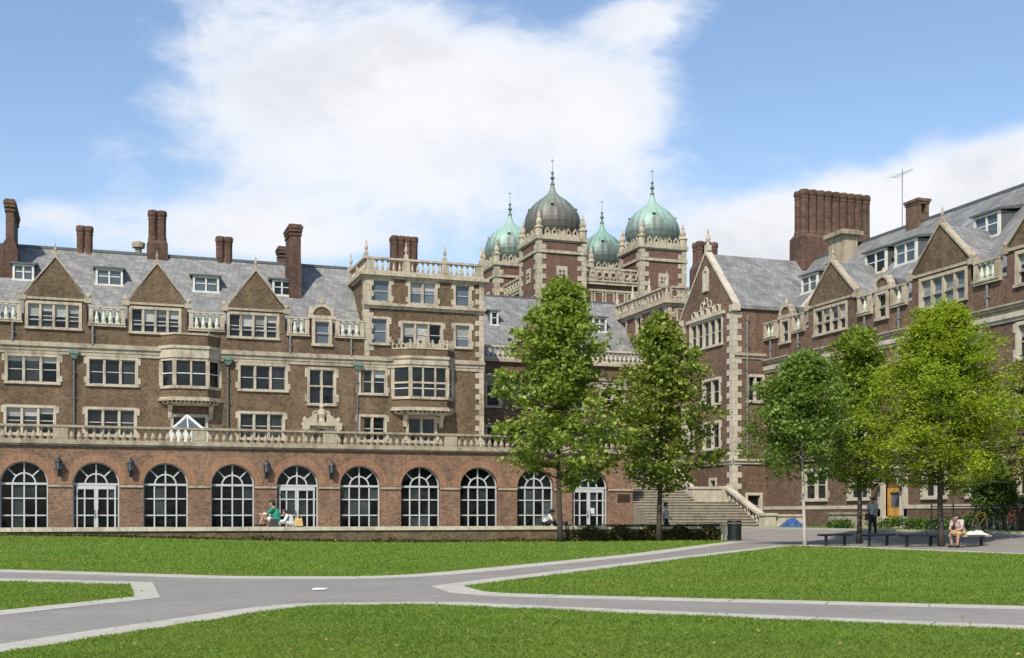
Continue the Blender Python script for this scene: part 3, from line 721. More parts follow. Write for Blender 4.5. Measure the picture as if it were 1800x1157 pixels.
    pq = MB(C_); pa = (ARX[11]+r+a1)/2; pq.box(C_.A(1085), C_.A(1107), 0, .03, 1.95, 2.42); obj('plaque', pq, M['bronze'], P)
    return zs
arcade()
def lantern(u, lab):
    x = C_.A(u); P = thing('wall_lantern', lab, 'lantern', C_.T((x, .0, 3.3)), 'wall lanterns flanking the arcade doors')
    m = MB(C_); m.box(x-.09, x+.09, .0, .05, 3.2, 3.65); m.tube([(x, .05, 3.35), (x, .2, 3.2), (x, .3, 3.3), (x, .3, 3.42)], .022, 6); obj('bracket', m, M['black_metal'], P)
    m = MB(C_); m.lathe(x, .3, [(.06, 3.42), (.16, 3.47), (.16, 3.5)], 6); m.lathe(x, .3, [(.22, 3.88), (.13, 4.02), (.04, 4.06), (.05, 4.12), (.01, 4.2)], 6)
    for i in range(6):
        q = 2*math.pi*(i+.5)/6; m.tube([(x+.15*math.cos(q), .3+.15*math.sin(q), 3.48), (x+.19*math.cos(q), .3+.19*math.sin(q), 3.9)], .014, 4)
    obj('cage', m, M['black_metal'], P)
    m = MB(C_); m.lathe(x, .3, [(.13, 3.5), (.17, 3.88)], 6); obj('lamp_glass', m, M['glass_sky'], P)
for u, l in ((104, 'black wall lantern between the cut off leftmost arch and the first door arch'), (230, 'black wall lantern just right of the leftmost door arch'),
             (468, 'black wall lantern on the pier above the person in teal'), (582, 'black wall lantern right of the door arch behind the seated pair')): lantern(u, l)

def skylight():
    y = 70.; K = Face('L', y); a = K.A(329); P = thing('skylight', 'white framed glass pyramid skylight peeking over the terrace balustrade', 'skylight', K.T((a, 0, 4.75)))
    hw, za, ze = .98, 6.78, 5.85; c = [(-hw, -hw), (hw, -hw), (hw, hw), (-hw, hw)]
    g = MB(K); g.add([(a+p, q, ze) for p, q in c]+[(a, 0, za)], [(0, 1, 4), (1, 2, 4), (2, 3, 4), (3, 0, 4)]); obj('glazing', g, M['glass_sky'], P)
    f = MB(K)
    for p, q in c: f.tube([(a+p, q, ze), (a, 0, za+.03)], .085, 6)
    for i in range(4): p, q = c[i], c[(i+1) % 4]; f.tube([(a+p[0], p[1], ze), (a+q[0], q[1], ze)], .085, 6); f.tube([(a+(p[0]+q[0])/2, (p[1]+q[1])/2, ze), (a, 0, za+.02)], .04, 6)
    obj('frame', f, M['white_paint'], P)
    k = MB(K); k.box(a-hw-.08, a+hw+.08, -hw-.08, hw+.08, 4.76, ze-.06); obj('kerb', k, M['white_paint'], P)
skylight()
# ================================================================== REAR WING between the pavilions
XR = 40.3                                          # plane of the right wing
def rear_wing():
    y = 84.0; K = Face('L', y); A = K.A; a0, a1 = AP1+.0, XR+.3
    P = thing('rear_building', 'brick wing with slate roof set back in shade behind the two plane trees', 'building', K.T(((a0+a1)/2, -4, 0)))
    rf = Roof(-.35, 13.05, .95); holes = []
    xs = [a0+1.0, a0+4.4, a0+7.8, a0+11.2]
    for x in xs:
        for z0, z1 in (R1, R2): holes.append(window(P, K, x, x+2.3, z0, z1, 2, blind=.4))
    m = MB(K); m.sheet(rect(a0, a1, 4.3, 12.75), holes, 0., .28); m.box(a0, a1, -.6, -.28, 4.3, 12.6); obj('wall', m, M['brick_red'], P); m = MB(K); m.box(a0, a1, -12, -11.7, 4.3, 13); obj('back_wall', m, M['brick_red'], P)
    r = MB(K); zr = rf.z(-6.2); r.prism([(-.02, 12.75), (-.35, 13.05), (-6.2, zr), (-12, 13.0), (-12, 12.7)], a0+.02, a1, 'a'); obj('roof', r, M['slate'], P)
    r = MB(K); r.box(a0+.02, a1, -6.3, -6.1, zr-.08, zr+.06); obj('ridge', r, M['lead'], P)
    bands(P, K, a0, a1, 0., ((10.98, 11.2, .06), (11.2, 11.44, .1), (11.44, 11.62, .2)), 'stone_band')
    bands(P, K, a0, a1, 0., ((12.55, 12.75, .25),), 'stone', 'ledge')
    g0, g1 = A(912), A(985); 
    balustrade(P, K, a0+.1, g0-.3, .06, 12.75, 1.0, 'stone_white', .36, .115, .26); balustrade(P, K, g1+.3, a1-.4, .06, 12.75, 1.0, 'stone_white', .36, .115, .26)
    m = MB(K); m.box(g0, g1, -.3, -.01, 12.6, 14.3); obj('gable_wall', m, M['brick_red'], P)
    gable(P, K, g0, g1, 14.3, 16.6, 0., rf, 'brick_red')
    dormer(P, K, rf, 1042, 1066, 556, 584, 2); dormer(P, K, rf, 862, 876, 545, 572, 1)
    return P
rear_wing()
def far_pavilion():
    """counterpart of the corner pavilion at the head of the right wing"""
    y0, y1 = 80.1, 89.2; K = Face('R', XR-.05); K2 = Face('L', y0)
    P = thing('far_pavilion', 'flat roofed brick corner block with pierced stone parapet in front of the domed tower', 'building', (XR+2.5, (y0+y1)/2, 0))
    holes = [window(P, K, -(yy+1.1), -yy, z0, z1, 1) for yy in (81.6, 84.4, 87.2) for z0, z1 in ((15.0, 16.8), (12.4, 14.2), R2, R1)]
    m = MB(K); m.sheet(rect(-y1, -y0, .5, 17.0), holes, 0., .28); m.box(-y1+.01, -y0, -6.5, -.5, .5, 16.9); obj('wall', m, M['brick_red'], P)
    h2 = [window(P, K2, XR+.7+i*2.3, XR+2.3+i*2.3, z0, z1, 2) for i in (0, 1) for z0, z1 in ((15.0, 16.7), (12.4, 14.2))]
    m = MB(K2); m.sheet(rect(XR-.05, XR+6.5, 12., 17.), h2, .02, .26); obj('end_wall', m, M['brick_red'], P)
    c = MB()
    for d, q0, q1 in ((.1, 16.75, 16.95), (.32, 16.95, 17.2), (.12, 14.75, 14.9), (.2, 14.9, 15.02)): c.box(XR-.05-d, XR+6.4, y0-d, y1+d, q0, q1)
    obj('cornice', c, M['stone'], P)
    # pierced parapet of stone rings
    def pierced(F, a0, a1, z0, h, b=0.):
        m = MB(F); m.box(a0, a1, b-.12, b+.12, z0, z0+.14); m.box(a0, a1, b-.14, b+.14, z0+h-.14, z0+h)
        n = int((a1-a0)/.62); hh = h-.28
        for i in range(n):
            x = a0+(a1-a0)*(i+.5)/n; m.ring((x, b, z0+h/2), hh/2-.07, .07, 'y', 14, 5); m.box(x-.36, x-.27, b-.06, b+.06, z0+.14, z0+h-.14)
        return obj('pierced_parapet', m, M['stone'], P)
    pierced(K, -y1, -y0, 17.2, 1.05); pierced(K2, XR+.25, XR+6.4, 17.2, 1.05)
    for F, a in ((K, -y1+.1), (K, -86.2), (K, -83.2), (K, -y0-.12), (K2, XR+3.2)):
        finial(P, F, a, -.05, 17.2, 2.2, 'stone', .2)
    quoins(P, K, -y0, 1., 16.8, -1); quoins(P, K2, XR, 12., 16.8, 1, .03)
    b = MB(); b.prism([(XR-.3, y0-.05), (XR+1.1, y0-.05), (XR+1.1, y0-.9), (XR+.1, y0-.9)], 11.2, 14.6, 'z'); obj('oriel', b, M['stone'], P)
    r = MB(); r.box(XR, XR+6.3, y0+.1, y1, 17.1, 17.24); obj('roof', r, M['lead'], P)
far_pavilion()

# ================================================================== GATE TOWER with four copper domes
def dome_mat(name, green, dark, top):
    m, t, b = mat(name); co_ = t.node('ShaderNodeTexCoord').outputs['Object']; x, y, z = t.sep(co_)[:3]
    ang = t.math('ARCTAN2', y, x)
    st = t.noise(t.comb(t.math('MULTIPLY', ang, 5.), t.math('MULTIPLY', z, .28), 0.), 1.3, 5, .6); n = t.noise(co_, .8, 5)
    f = t.smooth(t.math('ADD', t.math('MULTIPLY', t.math('SUBTRACT', z, top), .20), t.math('ADD', t.math('MULTIPLY', t.math('SUBTRACT', st, .5), 1.7), t.math('MULTIPLY', t.math('SUBTRACT', n, .5), .8))), -.30, .30)
    t.put(b.inputs['Base Color'], t.mix(f, c4(dark), c4(green))); b.inputs['Roughness'].default_value = .55; b.inputs['Metallic'].default_value = .1
    bump(t, b, n, .2, .02); return m
dome_mat('copper_green', (.275, .405, .34), (.125, .155, .14), .9); dome_mat('copper_brown', (.19, .225, .185), (.105, .096, .085), 1.8)
dome_mat('copper_mixed', (.20, .33, .265), (.08, .105, .095), 1.5)
def gate_tower():
    T0 = 125.0; x0, y0 = at(945, T0); wd = 5.45; dx = onY(1126, y0)[0]-x0; dy = onX(871, x0)[0]-y0
    P = thing('gate_tower', 'tall brick gatehouse tower with four onion domed turrets rising behind the slate roof', 'tower', (x0+9, y0+9, 0))
    m = MB(); m.box(x0+1.2, x0+dx+wd-1.2, y0+1.0, y0+dy+wd-1, 0, 26.0); obj('tower_block', m, M['brick_tower'], P)
    Fr = Face('L', y0+1.0)
    # the wall between the front turrets: windows under a pierced parapet
    s = MB(Fr); a0, a1 = x0+wd, x0+dx
    for z0, z1, p in ((22.6, 22.8, .12), (25.2, 25.4, .15), (25.9, 26.2, .35), (26.2, 26.35, .45), (27.55, 27.75, .25)): s.box(a0, a1, 0, p, z0, z1)
    n = 8
    for i in range(n): x = a0+(a1-a0)*(i+.5)/n; s.ring((x, .1, 26.95), .32, .09, 'y', 12, 5); s.box(x-.46, x-.36, 0, .2, 26.35, 27.55)
    obj('parapet', s, M['stone'], P)
    n = 5
    for i in range(n): 
        w_ = (a1-a0)/n; window(P, Fr, a0+i*w_+.08, a0+(i+1)*w_-.08, 23.0, 25.2, 1, b=.03, ears=False, glass='glass_sky')
    Fs = Face('R', x0+1.2); s = MB(Fs)
    for z0, z1, p in ((25.9, 26.2, .35), (26.2, 26.35, .45), (27.55, 27.75, .25)): s.box(-(y0+dy), -(y0+wd), 0, p, z0, z1)
    for i in range(8): y = -(y0+dy)+(dy-wd)*(i+.5)/8; s.ring((y, .1, 26.95), .32, .09, 'y', 12, 5); s.box(y-.46, y-.36, 0, .2, 26.35, 27.55)
    obj('parapet', s, M['stone'], P)
    for i, (tx, ty, dm, dz) in enumerate(((0, 0, 'copper_brown', 0.), (dx, 0, 'copper_green', 0.), (0, dy, 'copper_green', 0.), (dx, dy, 'copper_mixed', 0.))):
        X, Y = x0+tx, y0+ty; t = MB(); Z = 30.5
        t.box(X, X+wd, Y, Y+wd, 0, Z); to = obj('turret', t, M['brick_tower'], P)
        q = MB()
        for z0, z1, p in ((23.9, 24.2, .16), (28.7, 29.0, .16), (29.95, 30.1, .1), (30.1, 30.5, .22)): q.box(X-p, X+wd+p, Y-p, Y+wd+p, z0, z1)
        # corner piers with toothed stones and pinnacles
        for cx, cy, sx, sy in ((X, Y, 1, 1), (X+wd, Y, -1, 1), (X, Y+wd, 1, -1), (X+wd, Y+wd, -1, -1)):
            z = 14.; k = 0
            while z < 29.9:
                wx = (.5, .95)[k % 2]; q.box(*sorted((cx-sx*.07, cx+sx*wx)), *sorted((cy-sy*.07, cy+sy*wx)), z, min(z+.5, 29.95)); z += .52; k += 1
            q.lathe(cx+sx*.25, cy+sy*.25, [(.42, 30.4), (.42, 31.2), (.52, 31.3), (.52, 31.42), (.28, 31.6), (.36, 31.95), (.16, 32.4), (.2, 32.55), (.04, 33.1)], 8)
        # crested parapet
        for F, A0 in ((Face('L', Y), X), (Face('R', X), -(Y+wd)), (Face('L', Y+wd-.3), X), (Face('R', X+wd-.3), -(Y+wd))):
            old, q.F = q.F, F
            n = 5
            for j in range(n):
                a = A0+.75+(wd-1.5)*(j+.5)/n; big = j == 2
                q.box(a-.36, a+.36, -.3, .06, 30.5, 30.75+(.3 if big else 0)); q.ring((a, -.1, 30.95+(.36 if big else 0)), .24 if not big else .34, .1, 'y', 12, 5)
                q.ball((a, -.1, 31.3+(.55 if big else 0)), .13, 8, 5)
            # carved square panel and lower slit
            q.box(A0+wd/2-.62, A0+wd/2+.62, -.1, .07, 25.9, 27.4); q.F = old
        obj('turret_stonework', q, M['stone'], to)
        g = MB()
        for F, A0 in ((Face('L', Y), X), (Face('R', X), -(Y+wd))):
            g.F = F
            for ca, cz in ((-.2, .2), (.2, .2), (-.2, -.2), (.2, -.2)): g.ring((A0+wd/2+ca, .06, 26.65+cz), .1, .06, 'y', 10, 4)
        g.F = WF; obj('turret_window', g, M['glass'], to)
        prof = [(2.45, 30.4), (2.6, 31.0), (2.92, 31.7), (3.05, 32.3), (3.02, 32.7), (2.9, 33.2), (2.72, 33.6), (2.46, 34.0), (2.06, 34.45), (1.55, 34.9), (1.02, 35.28), (.62, 35.6), (.38, 35.95), (.25, 36.3), (.2, 36.7)]
        d = MB(); d.lathe(0, 0, prof, 48, 0, 1, -.018); cx, cy = X+wd/2, Y+wd/2
        for k in range(len(d.v)): d.v[k] = (d.v[k][0]+cx, d.v[k][1]+cy, d.v[k][2])
        do = obj('dome', d, M[dm], to, loc=(cx, cy, 32.5))
        v = MB()
        for k in range(4):
            an = R(-112+90*k); rr, zz = 2.46, 33.95; ux, uy = math.cos(an), math.sin(an)
            v.ball((cx+ux*rr, cy+uy*rr, zz), .2, 8, 5, sq=(1.1, 1.1, .8))
        obj('dome_vent', v, M['black_metal'], do)
        f = MB(); f.lathe(cx, cy, [(.22, 36.6), (.27, 36.75), (.13, 36.9), (.11, 37.2), (.24, 37.35), (.24, 37.47), (.1, 37.6), (.09, 37.8), (.17, 37.95), (.1, 38.1), (.03, 38.15), (.016, 39.5), (.004, 39.55)], 8)
        f.box(cx-.16, cx+.16, cy-.01, cy+.01, 39.2, 39.3); obj('finial', f, M['verdigris'], do)
gate_tower()

# ================================================================== RIGHT WING
W_ = Face('R', XR); GBX = 38.0; B_ = Face('R', GBX)
YB0, YB1 = 66.4, 73.4                               # gabled bay
def right_wing():
    P = thing('right_wing', 'red brick dormitory wing along the right side with gables and a great many flued chimney', 'building', (XR+5, 55, 0))
    A = W_.A; YN = 36.0; rf = Roof(-.35, 12.65, 1.09); holes = []
    RR2, RR1, RG = (8.3, 10.1), (5.4, 7.3), (2.0, 3.95)
    def win(u0, u1, row, n, **k): holes.append(window(P, W_, A(u0), A(u1), row[0], row[1], n, **k))
    R3r = (11.72, 13.38)
    win(1431, 1490, R3r, 4, ears=False, blind=.4); win(1616, 1701, R3r, 4, ears=False, blind=.5, glass='glass_sky')
    g3a, g3b = A(1785), A(1785)+3.9; holes.append(window(P, W_, g3a, g3b, R3r[0], R3r[1], 4, ears=False, blind=.5))
    for (u0, u1, n) in ((1372, 1402, 2), (1424, 1462, 2), (1500, 1540, 2), (1578, 1620, 2), (1672, 1722, 2), (1786, 1850, 3)):
        win(u0, u1, RR2, n, stone='stone_white', blind=.4)
        win(u0, u1, RR1, n, stone='stone_white')
    for (u0, u1, n) in ((1412, 1455, 2), (1492, 1528, 2), (1622, 1665, 2), (1700, 1742, 2), (1764, 1815, 2)): win(u0, u1, RG, n, stone='stone_white', ears=True)
    # entrance door
    d0, d1 = A(1556), A(1584); zd = .62; dm = (d0+d1)/2; hw = .62
    holes.append([(dm-hw, zd), (dm+hw, zd), (dm+hw, 2.75)]+[(dm+hw*math.cos(math.pi*i/10), 2.75+.35*math.sin(math.pi*i/10)) for i in range(1, 10)]+[(dm-hw, 2.75)])
    GB = [(A(1421), A(1504)), (A(1603), A(1707)), (A(1770), A(1770)+4.6)]
    zf, za = 13.58, 15.85
    small = [((A(1367)+A(1396))/2, .62), ((A(1537)+A(1566))/2, .62)]
    ev = []; zb = 12.35
    for g0, g1 in GB: ev.append((g0, [(g0, zb), (g0, zf), (g1, zf), (g1, zb)]))
    top = [(-YB0, .2), (-YB0, zb)]
    for am, aw in small: ev.append((am-aw, [(am-aw, zb), (am-aw, 11.75), (am+aw, 11.75), (am+aw, zb)]))
    for g0, pts in sorted(ev): top += [(pts[0][0], zb), pts[1], pts[2], (pts[3][0], zb)]
    top += [(-YN, zb), (-YN, .2)]
    # keep doorway clear of the base line
    m = MB(W_); m.sheet(top, holes, 0., .28); m.box(-YB0, -YN, -.6, -.3, .2, 12.3); m.box(-YB0-14, -YN, -11.4, -11.1, .2, 13); m.box(-YN-.3, -YN, -11.1, -.3, .2, 13.)
    m.box(-80.2, -YB1+.3, -.5, 0., .2, zb)
    obj('wall', m, M['brick_red'], P)
    for g0, g1 in GB: gable(P, W_, g0, g1, zf, za, 0., rf, 'brick_brown')
    for am, aw in small: arch_dormer(P, W_, am-aw, am+aw, 11.75, 13.4, .0, roofb=-1.2, glass='glass')
    # roof with its hip at the far end and the coping that divides it
    yh = -onX(1330, XR+5.2)[0]
    r = MB(W_); zr = 18.45
    r.prism([(-.05, 12.4), (-.35, 12.68), (-5.6, zr), (-11.4, 12.6), (-11.4, 12.3)], -80, -YN+.2, 'a'); ro = obj('roof', r, M['slate'], P)
    c = MB(W_); c.box(-80, -YN+.2, -5.72, -5.48, zr-.1, zr+.06); obj('ridge', c, M['lead'], ro)
    c = MB(W_); ac = A(1384, -.4); c.prism([(-.4, 12.6), (-.4, 13.1), (-3.9, 16.9), (-3.9, 16.4)], ac-.17, ac+.17, 'a'); obj('roof_coping', c, M['stone_white'], ro)
    bands(P, W_, -YB0, -YN, 0., ((10.18, 10.34, .08), (10.34, 10.58, .16)), 'stone_white', 'lower_string_course')
    bands(P, W_, -YB0, -YN, 0., ((10.6, 10.78, .06), (10.78, 10.92, .2), (10.92, 11.0, .28)), 'stone_band')
    bands(P, W_, -YB0, -YN, 0., ((4.4, 4.6, .1), (4.6, 4.72, .2)), 'stone_white', 'first_floor_course')
    for q0, q1 in ((-YB0, dm-1.), (dm+1., -YN)):
        bands(P, W_, q0, q1, 0., ((1.52, 1.72, .12),), 'stone_white', 'plinth_course'); 
        p = MB(W_); p.box(q0, q1, -.05, .08, .2, 1.52); obj('plinth', p, M['brick_red'], P)
    # parapet panels
    bl = sorted([(g0-.3, g1+.3) for g0, g1 in GB]+[(am-aw-.2, am+aw+.2) for am, aw in small]); e = -YB0
    for q0, q1 in bl+[(-YN, 0)]:
        if q0-e > .5:
            balustrade(P, W_, e+.05, q0-.05, .06, zb, 1.0, 'stone', .37, .12, .22, (e+.2, q0-.2) if q0-e > .9 else ((e+q0)/2,), .26, .09, .07, 'baluster_white')
            bands(P, W_, e, q0, 0., ((zb-.12, zb, .16),), 'stone', 'ledge'); downpipe(P, W_, (e+q0)/2, 0., 11.05, zb-.2)
        e = q1
    for q in ((1340, 1388, 480, 513), (1409, 1437, 480, 514), (1521, 1558, 438, 482), (1573, 1611, 421, 464), (1712, 1757, 373, 420)): dormer(P, W_, rf, *q)
    # pale flashing strips
    # chimneys
    yc, t_ = onX(1410, XR+5.0); K9 = Face('L', yc-.6); a0, a1 = K9.A(1411), K9.A(1532)
    chimney(P, K9, a0, a1, -1.2, 0., 15.5, K9.Z(1411, 412), K9.Z(1411, 331), 9, 2, .16, gap=-.012)
    xc = XR+5.2; y_, t_ = onX(1614, xc); K8 = Face('L', y_); a1 = K8.A(1633); z1 = zat(348, t_); dp = onX(1592, xc)[0]-y_; m = MB(K8)
    m.box(xc, a1, -dp, 0, 17., z1-.95); m.box(xc, xc+.22, -dp, 0, z1-.95, z1-.3); m.box(a1-.22, a1, -dp, 0, z1-.95, z1-.3); m.box(xc+.22, a1-.22, -dp, -.3, z1-.95, z1-.3); m.box(xc-.04, a1+.04, -dp-.04, .04, z1-.3, z1-.16); m.box(xc-.1, a1+.1, -dp-.1, .1, z1-.16, z1); obj('chimney', m, M['brick_red'], P)
    b = -4.6; a = A(1482, b); m = MB(W_); z1 = W_.Z(1482, 408, b); m.box(a-.75, a+.75, b-.55, b+.55, 16.8, z1-.35); m.box(a-1.0, a+1.0, b-.8, b+.8, z1-.35, z1-.1); m.box(a-.8, a+.8, b-.6, b+.6, z1-.1, z1); obj('roof_vent', m, M['stone_old'], P)
    b = -5.6; a = A(1586, b); m = MB(W_); z1 = W_.Z(1586, 298, b); m.tube([(a, b, 18.2), (a, b, z1)], .03, 5)
    for k in range(7): z = z1-.25; m.tube([(a-.9+.3*k, b-.45+.05*k, z), (a-.9+.3*k, b+.45-.05*k, z)], .009, 4)
    m.tube([(a-1., b, z1-.25), (a+1., b, z1-.25)], .013, 4); m.tube([(a, b, z1-1.2), (a+1.6, b, 18.3)], .006, 4); obj('antenna', m, M['antenna_metal'], P)
    # door, stone surround
    m = MB(W_)
    for s0, s1 in ((dm-hw-.62, dm-hw), (dm+hw, dm+hw+.62)): m.box(s0, s1, -.2, .08, zd-.25, 3.1); m.box(s0-.06, s1+.06, -.1, .14, zd-.3, 1.1)
    m.box(dm-hw-.7, dm+hw+.7, -.1, .3, 3.3, 3.6); m.box(dm-hw-.9, dm+hw+.9, -.1, .45, 3.6, 3.78); m.box(dm-hw-.62, dm+hw+.62, -.2, .16, 3.11, 3.3)
    m.box(dm-1.2, dm+1.2, 0, .9, zd-.55, zd-.02); dw = obj('doorway', m, M['stone_white'], P)
    m = MB(W_); m.box(dm-hw, dm+hw, -.2, -.1, zd, zd+.95); m.box(dm-hw, dm-hw+.18, -.2, -.1, zd+.95, 3.1); m.box(dm+hw-.18, dm+hw, -.2, -.1, zd+.95, 3.1); m.box(dm-hw+.18, dm+hw-.18, -.2, -.1, 2.4, 3.1); m.box(dm-.3, dm+.3, -.1, -.07, zd+.15, zd+.8)
    do = obj('door', m, M['door_wood'], dw); m = MB(W_); m.box(dm-hw+.18, dm+hw-.18, -.22, -.2, zd+.95, 2.4); obj('door_pane', m, M['glass_sky'], do)
    m = MB(W_); m.ball((dm-hw+.1, -.12, zd+1.), .045); obj('knob', m, M['bronze'], do)
    # ---------------- gabled bay that steps forward
    hb = [window(P, B_, -72.2, -67.7, 12.1, 14.05, 5, ears=False, stone='stone_white'), window(P, B_, -70.4, -68.0, RR2[0], RR2[1], 2, stone='stone_white'),
          window(P, B_, -70.4, -68.0, RR1[0], RR1[1], 2, stone='stone_white'), window(P, B_, -69.5, -68.5, 2.1, 3.6, 1, stone='stone_white', ears=False), window(P, B_, -72.6, -71.6, RR1[0], RR1[1], 1, stone='stone_white')]
    ym = -(YB0+YB1)/2; zE, zA = 14.55, 18.35
    m = MB(B_); m.sheet([(-YB1, .2), (-YB0, .2), (-YB0, zE), (ym, zA), (-YB1, zE)], hb, 0., .28); m.box(-YB1+.01, -YB0-.31, -.6, -.31, .2, 14.2); 
    K = Face('L', YB0); hk = [window(P, K, K.A(1312), K.A(1344), RR2[0], RR2[1], 2, stone='stone_white', ears=False), window(P, K, K.A(1310), K.A(1340), 1.0, 2.6, 1, stone='stone_white', ears=False)]
    m.F = K; m.sheet([(GBX, .2), (XR+.2, .2), (XR+.2, 12.2), (XR+2.6, 12.2), (XR+2.6, 14.3), (GBX, 14.3)], hk, 0., .28); m.F = B_; m.box(-YB1, -YB1+.3, -2.5, -.012, .2, 14.3)
    bo = obj('gabled_bay', m, M['brick_red'], P)
    r = MB(B_); r.prism([(-YB0+.15, zE-.35), (-YB0+.15, zE-.1), (ym, zA+.0), (-YB1-.15, zE-.1), (-YB1-.15, zE-.35), (ym, zA-.3)], -9.5, -.34); obj('bay_roof', r, M['slate'], bo)
    c = MB(B_); k = .15
    for sg in (-1, 1):
        e = ym+sg*(YB1-YB0)/2; c.prism([(ym, zA-.02), (ym, zA+k*1.5), (e+sg*.18, zE+k*1.1-.15), (e+sg*.18, zE-.15)], -.36, .09); c.box(*sorted((e-sg*.3, e+sg*.22)), -.4, .14, zE-.5, zE-.1)
    obj('coping', c, M['stone_white'], bo); finial(bo, B_, ym, -.12, zA+.2, 1.5, 'stone_white', .17)
    # carved crest over the five light window, tall niche above
    c = MB(B_); c.box(-72.5, -67.4, -.05, .16, 14.05, 14.25)
    for i in range(5): a = -72.+4.0*(i+.5)/5; c.ring((a, .02, 14.52), .24, .055, 'y', 12, 5); c.box(a-.045+.4, a+.045+.4, 0, .07, 14.25, 14.72+.10*(2-abs(i-2)))
    for a, z in ((ym-.5, 15.1), (ym, 15.35), (ym+.5, 15.1)): c.ring((a, .02, z-.12), .21, .055, 'y', 12, 5)
    c.box(ym-.36, ym-.16, -.05, .1, 16., 17.2); c.box(ym+.16, ym+.36, -.05, .1, 16., 17.2); c.box(ym-.36, ym+.36, -.05, .12, 15.85, 16.05); c.prism([(ym-.36, 17.2), (ym+.36, 17.2), (ym, 17.55)], -.05, .1); c.box(ym-.16, ym+.16, 0, .03, 16.05, 17.2)
    obj('carving', c, M['stone_white'], bo)
    quoins(bo, B_, -YB0, .3, 14.1, -1, mt='stone_white', w0=.42, w1=.75); quoins(bo, B_, -YB1, 4.5, 14.1, 1, mt='stone_white'); quoins(bo, K, GBX, .3, 14.1, 1, mt='stone_white', w0=.30, w1=.58)
    for z0, z1, p in ((11.05, 11.25, .1), (11.25, 11.42, .2)): pass
    bands(bo, K, GBX+.02, XR, 0., ((11.05, 11.25, .06), (11.25, 11.42, .16)), 'stone_band'); bands(bo, B_, -YB1, -YB0, 0., ((4.4, 4.6, .1), (4.6, 4.72, .2)), 'stone_white', 'first_floor_course'); bands(bo, K, GBX, XR-.2, 0., ((4.4, 4.6, .1), (4.6, 4.72, .2)), 'stone_white', 'first_floor_course')
    bands(bo, B_, -YB1, -YB0, 0., ((1.9, 2.1, .12),), 'stone_white', 'plinth_course')
    downpipe(bo, K, GBX+.95, 0., 5., 13.8)
    K7 = Face('L', 72.4); a0, a1 = K7.A(1227), K7.A(1264); chimney(P, K7, a0, a1, -1., 0., 13., K7.Z(1240, 468), K7.Z(1240, 424), 3, 2, .08, gap=0.)
    return dm
DOOR_A = right_wing()
def globe_lamp(a, lab):
    P = thing('globe_lamp', lab, 'lamp', W_.T((a, .2, 2.9)), 'white globe lamps beside the yellow door')
    m = MB(W_); m.ball((a, .42, 2.95), .17, 12, 8); obj('globe', m, M['lamp_globe'], P, True)
    m = MB(W_); m.tube([(a, .2, 2.6), (a, .36, 2.62), (a, .42, 2.78)], .03, 6); m.box(a-.07, a+.07, .2, .24, 2.45, 2.75); obj('bracket', m, M['black_metal'], P)
globe_lamp(DOOR_A-.93, 'white globe lamp on the left jamb of the yellow door'); globe_lamp(DOOR_A+.93, 'white globe lamp on the right jamb of the yellow door')

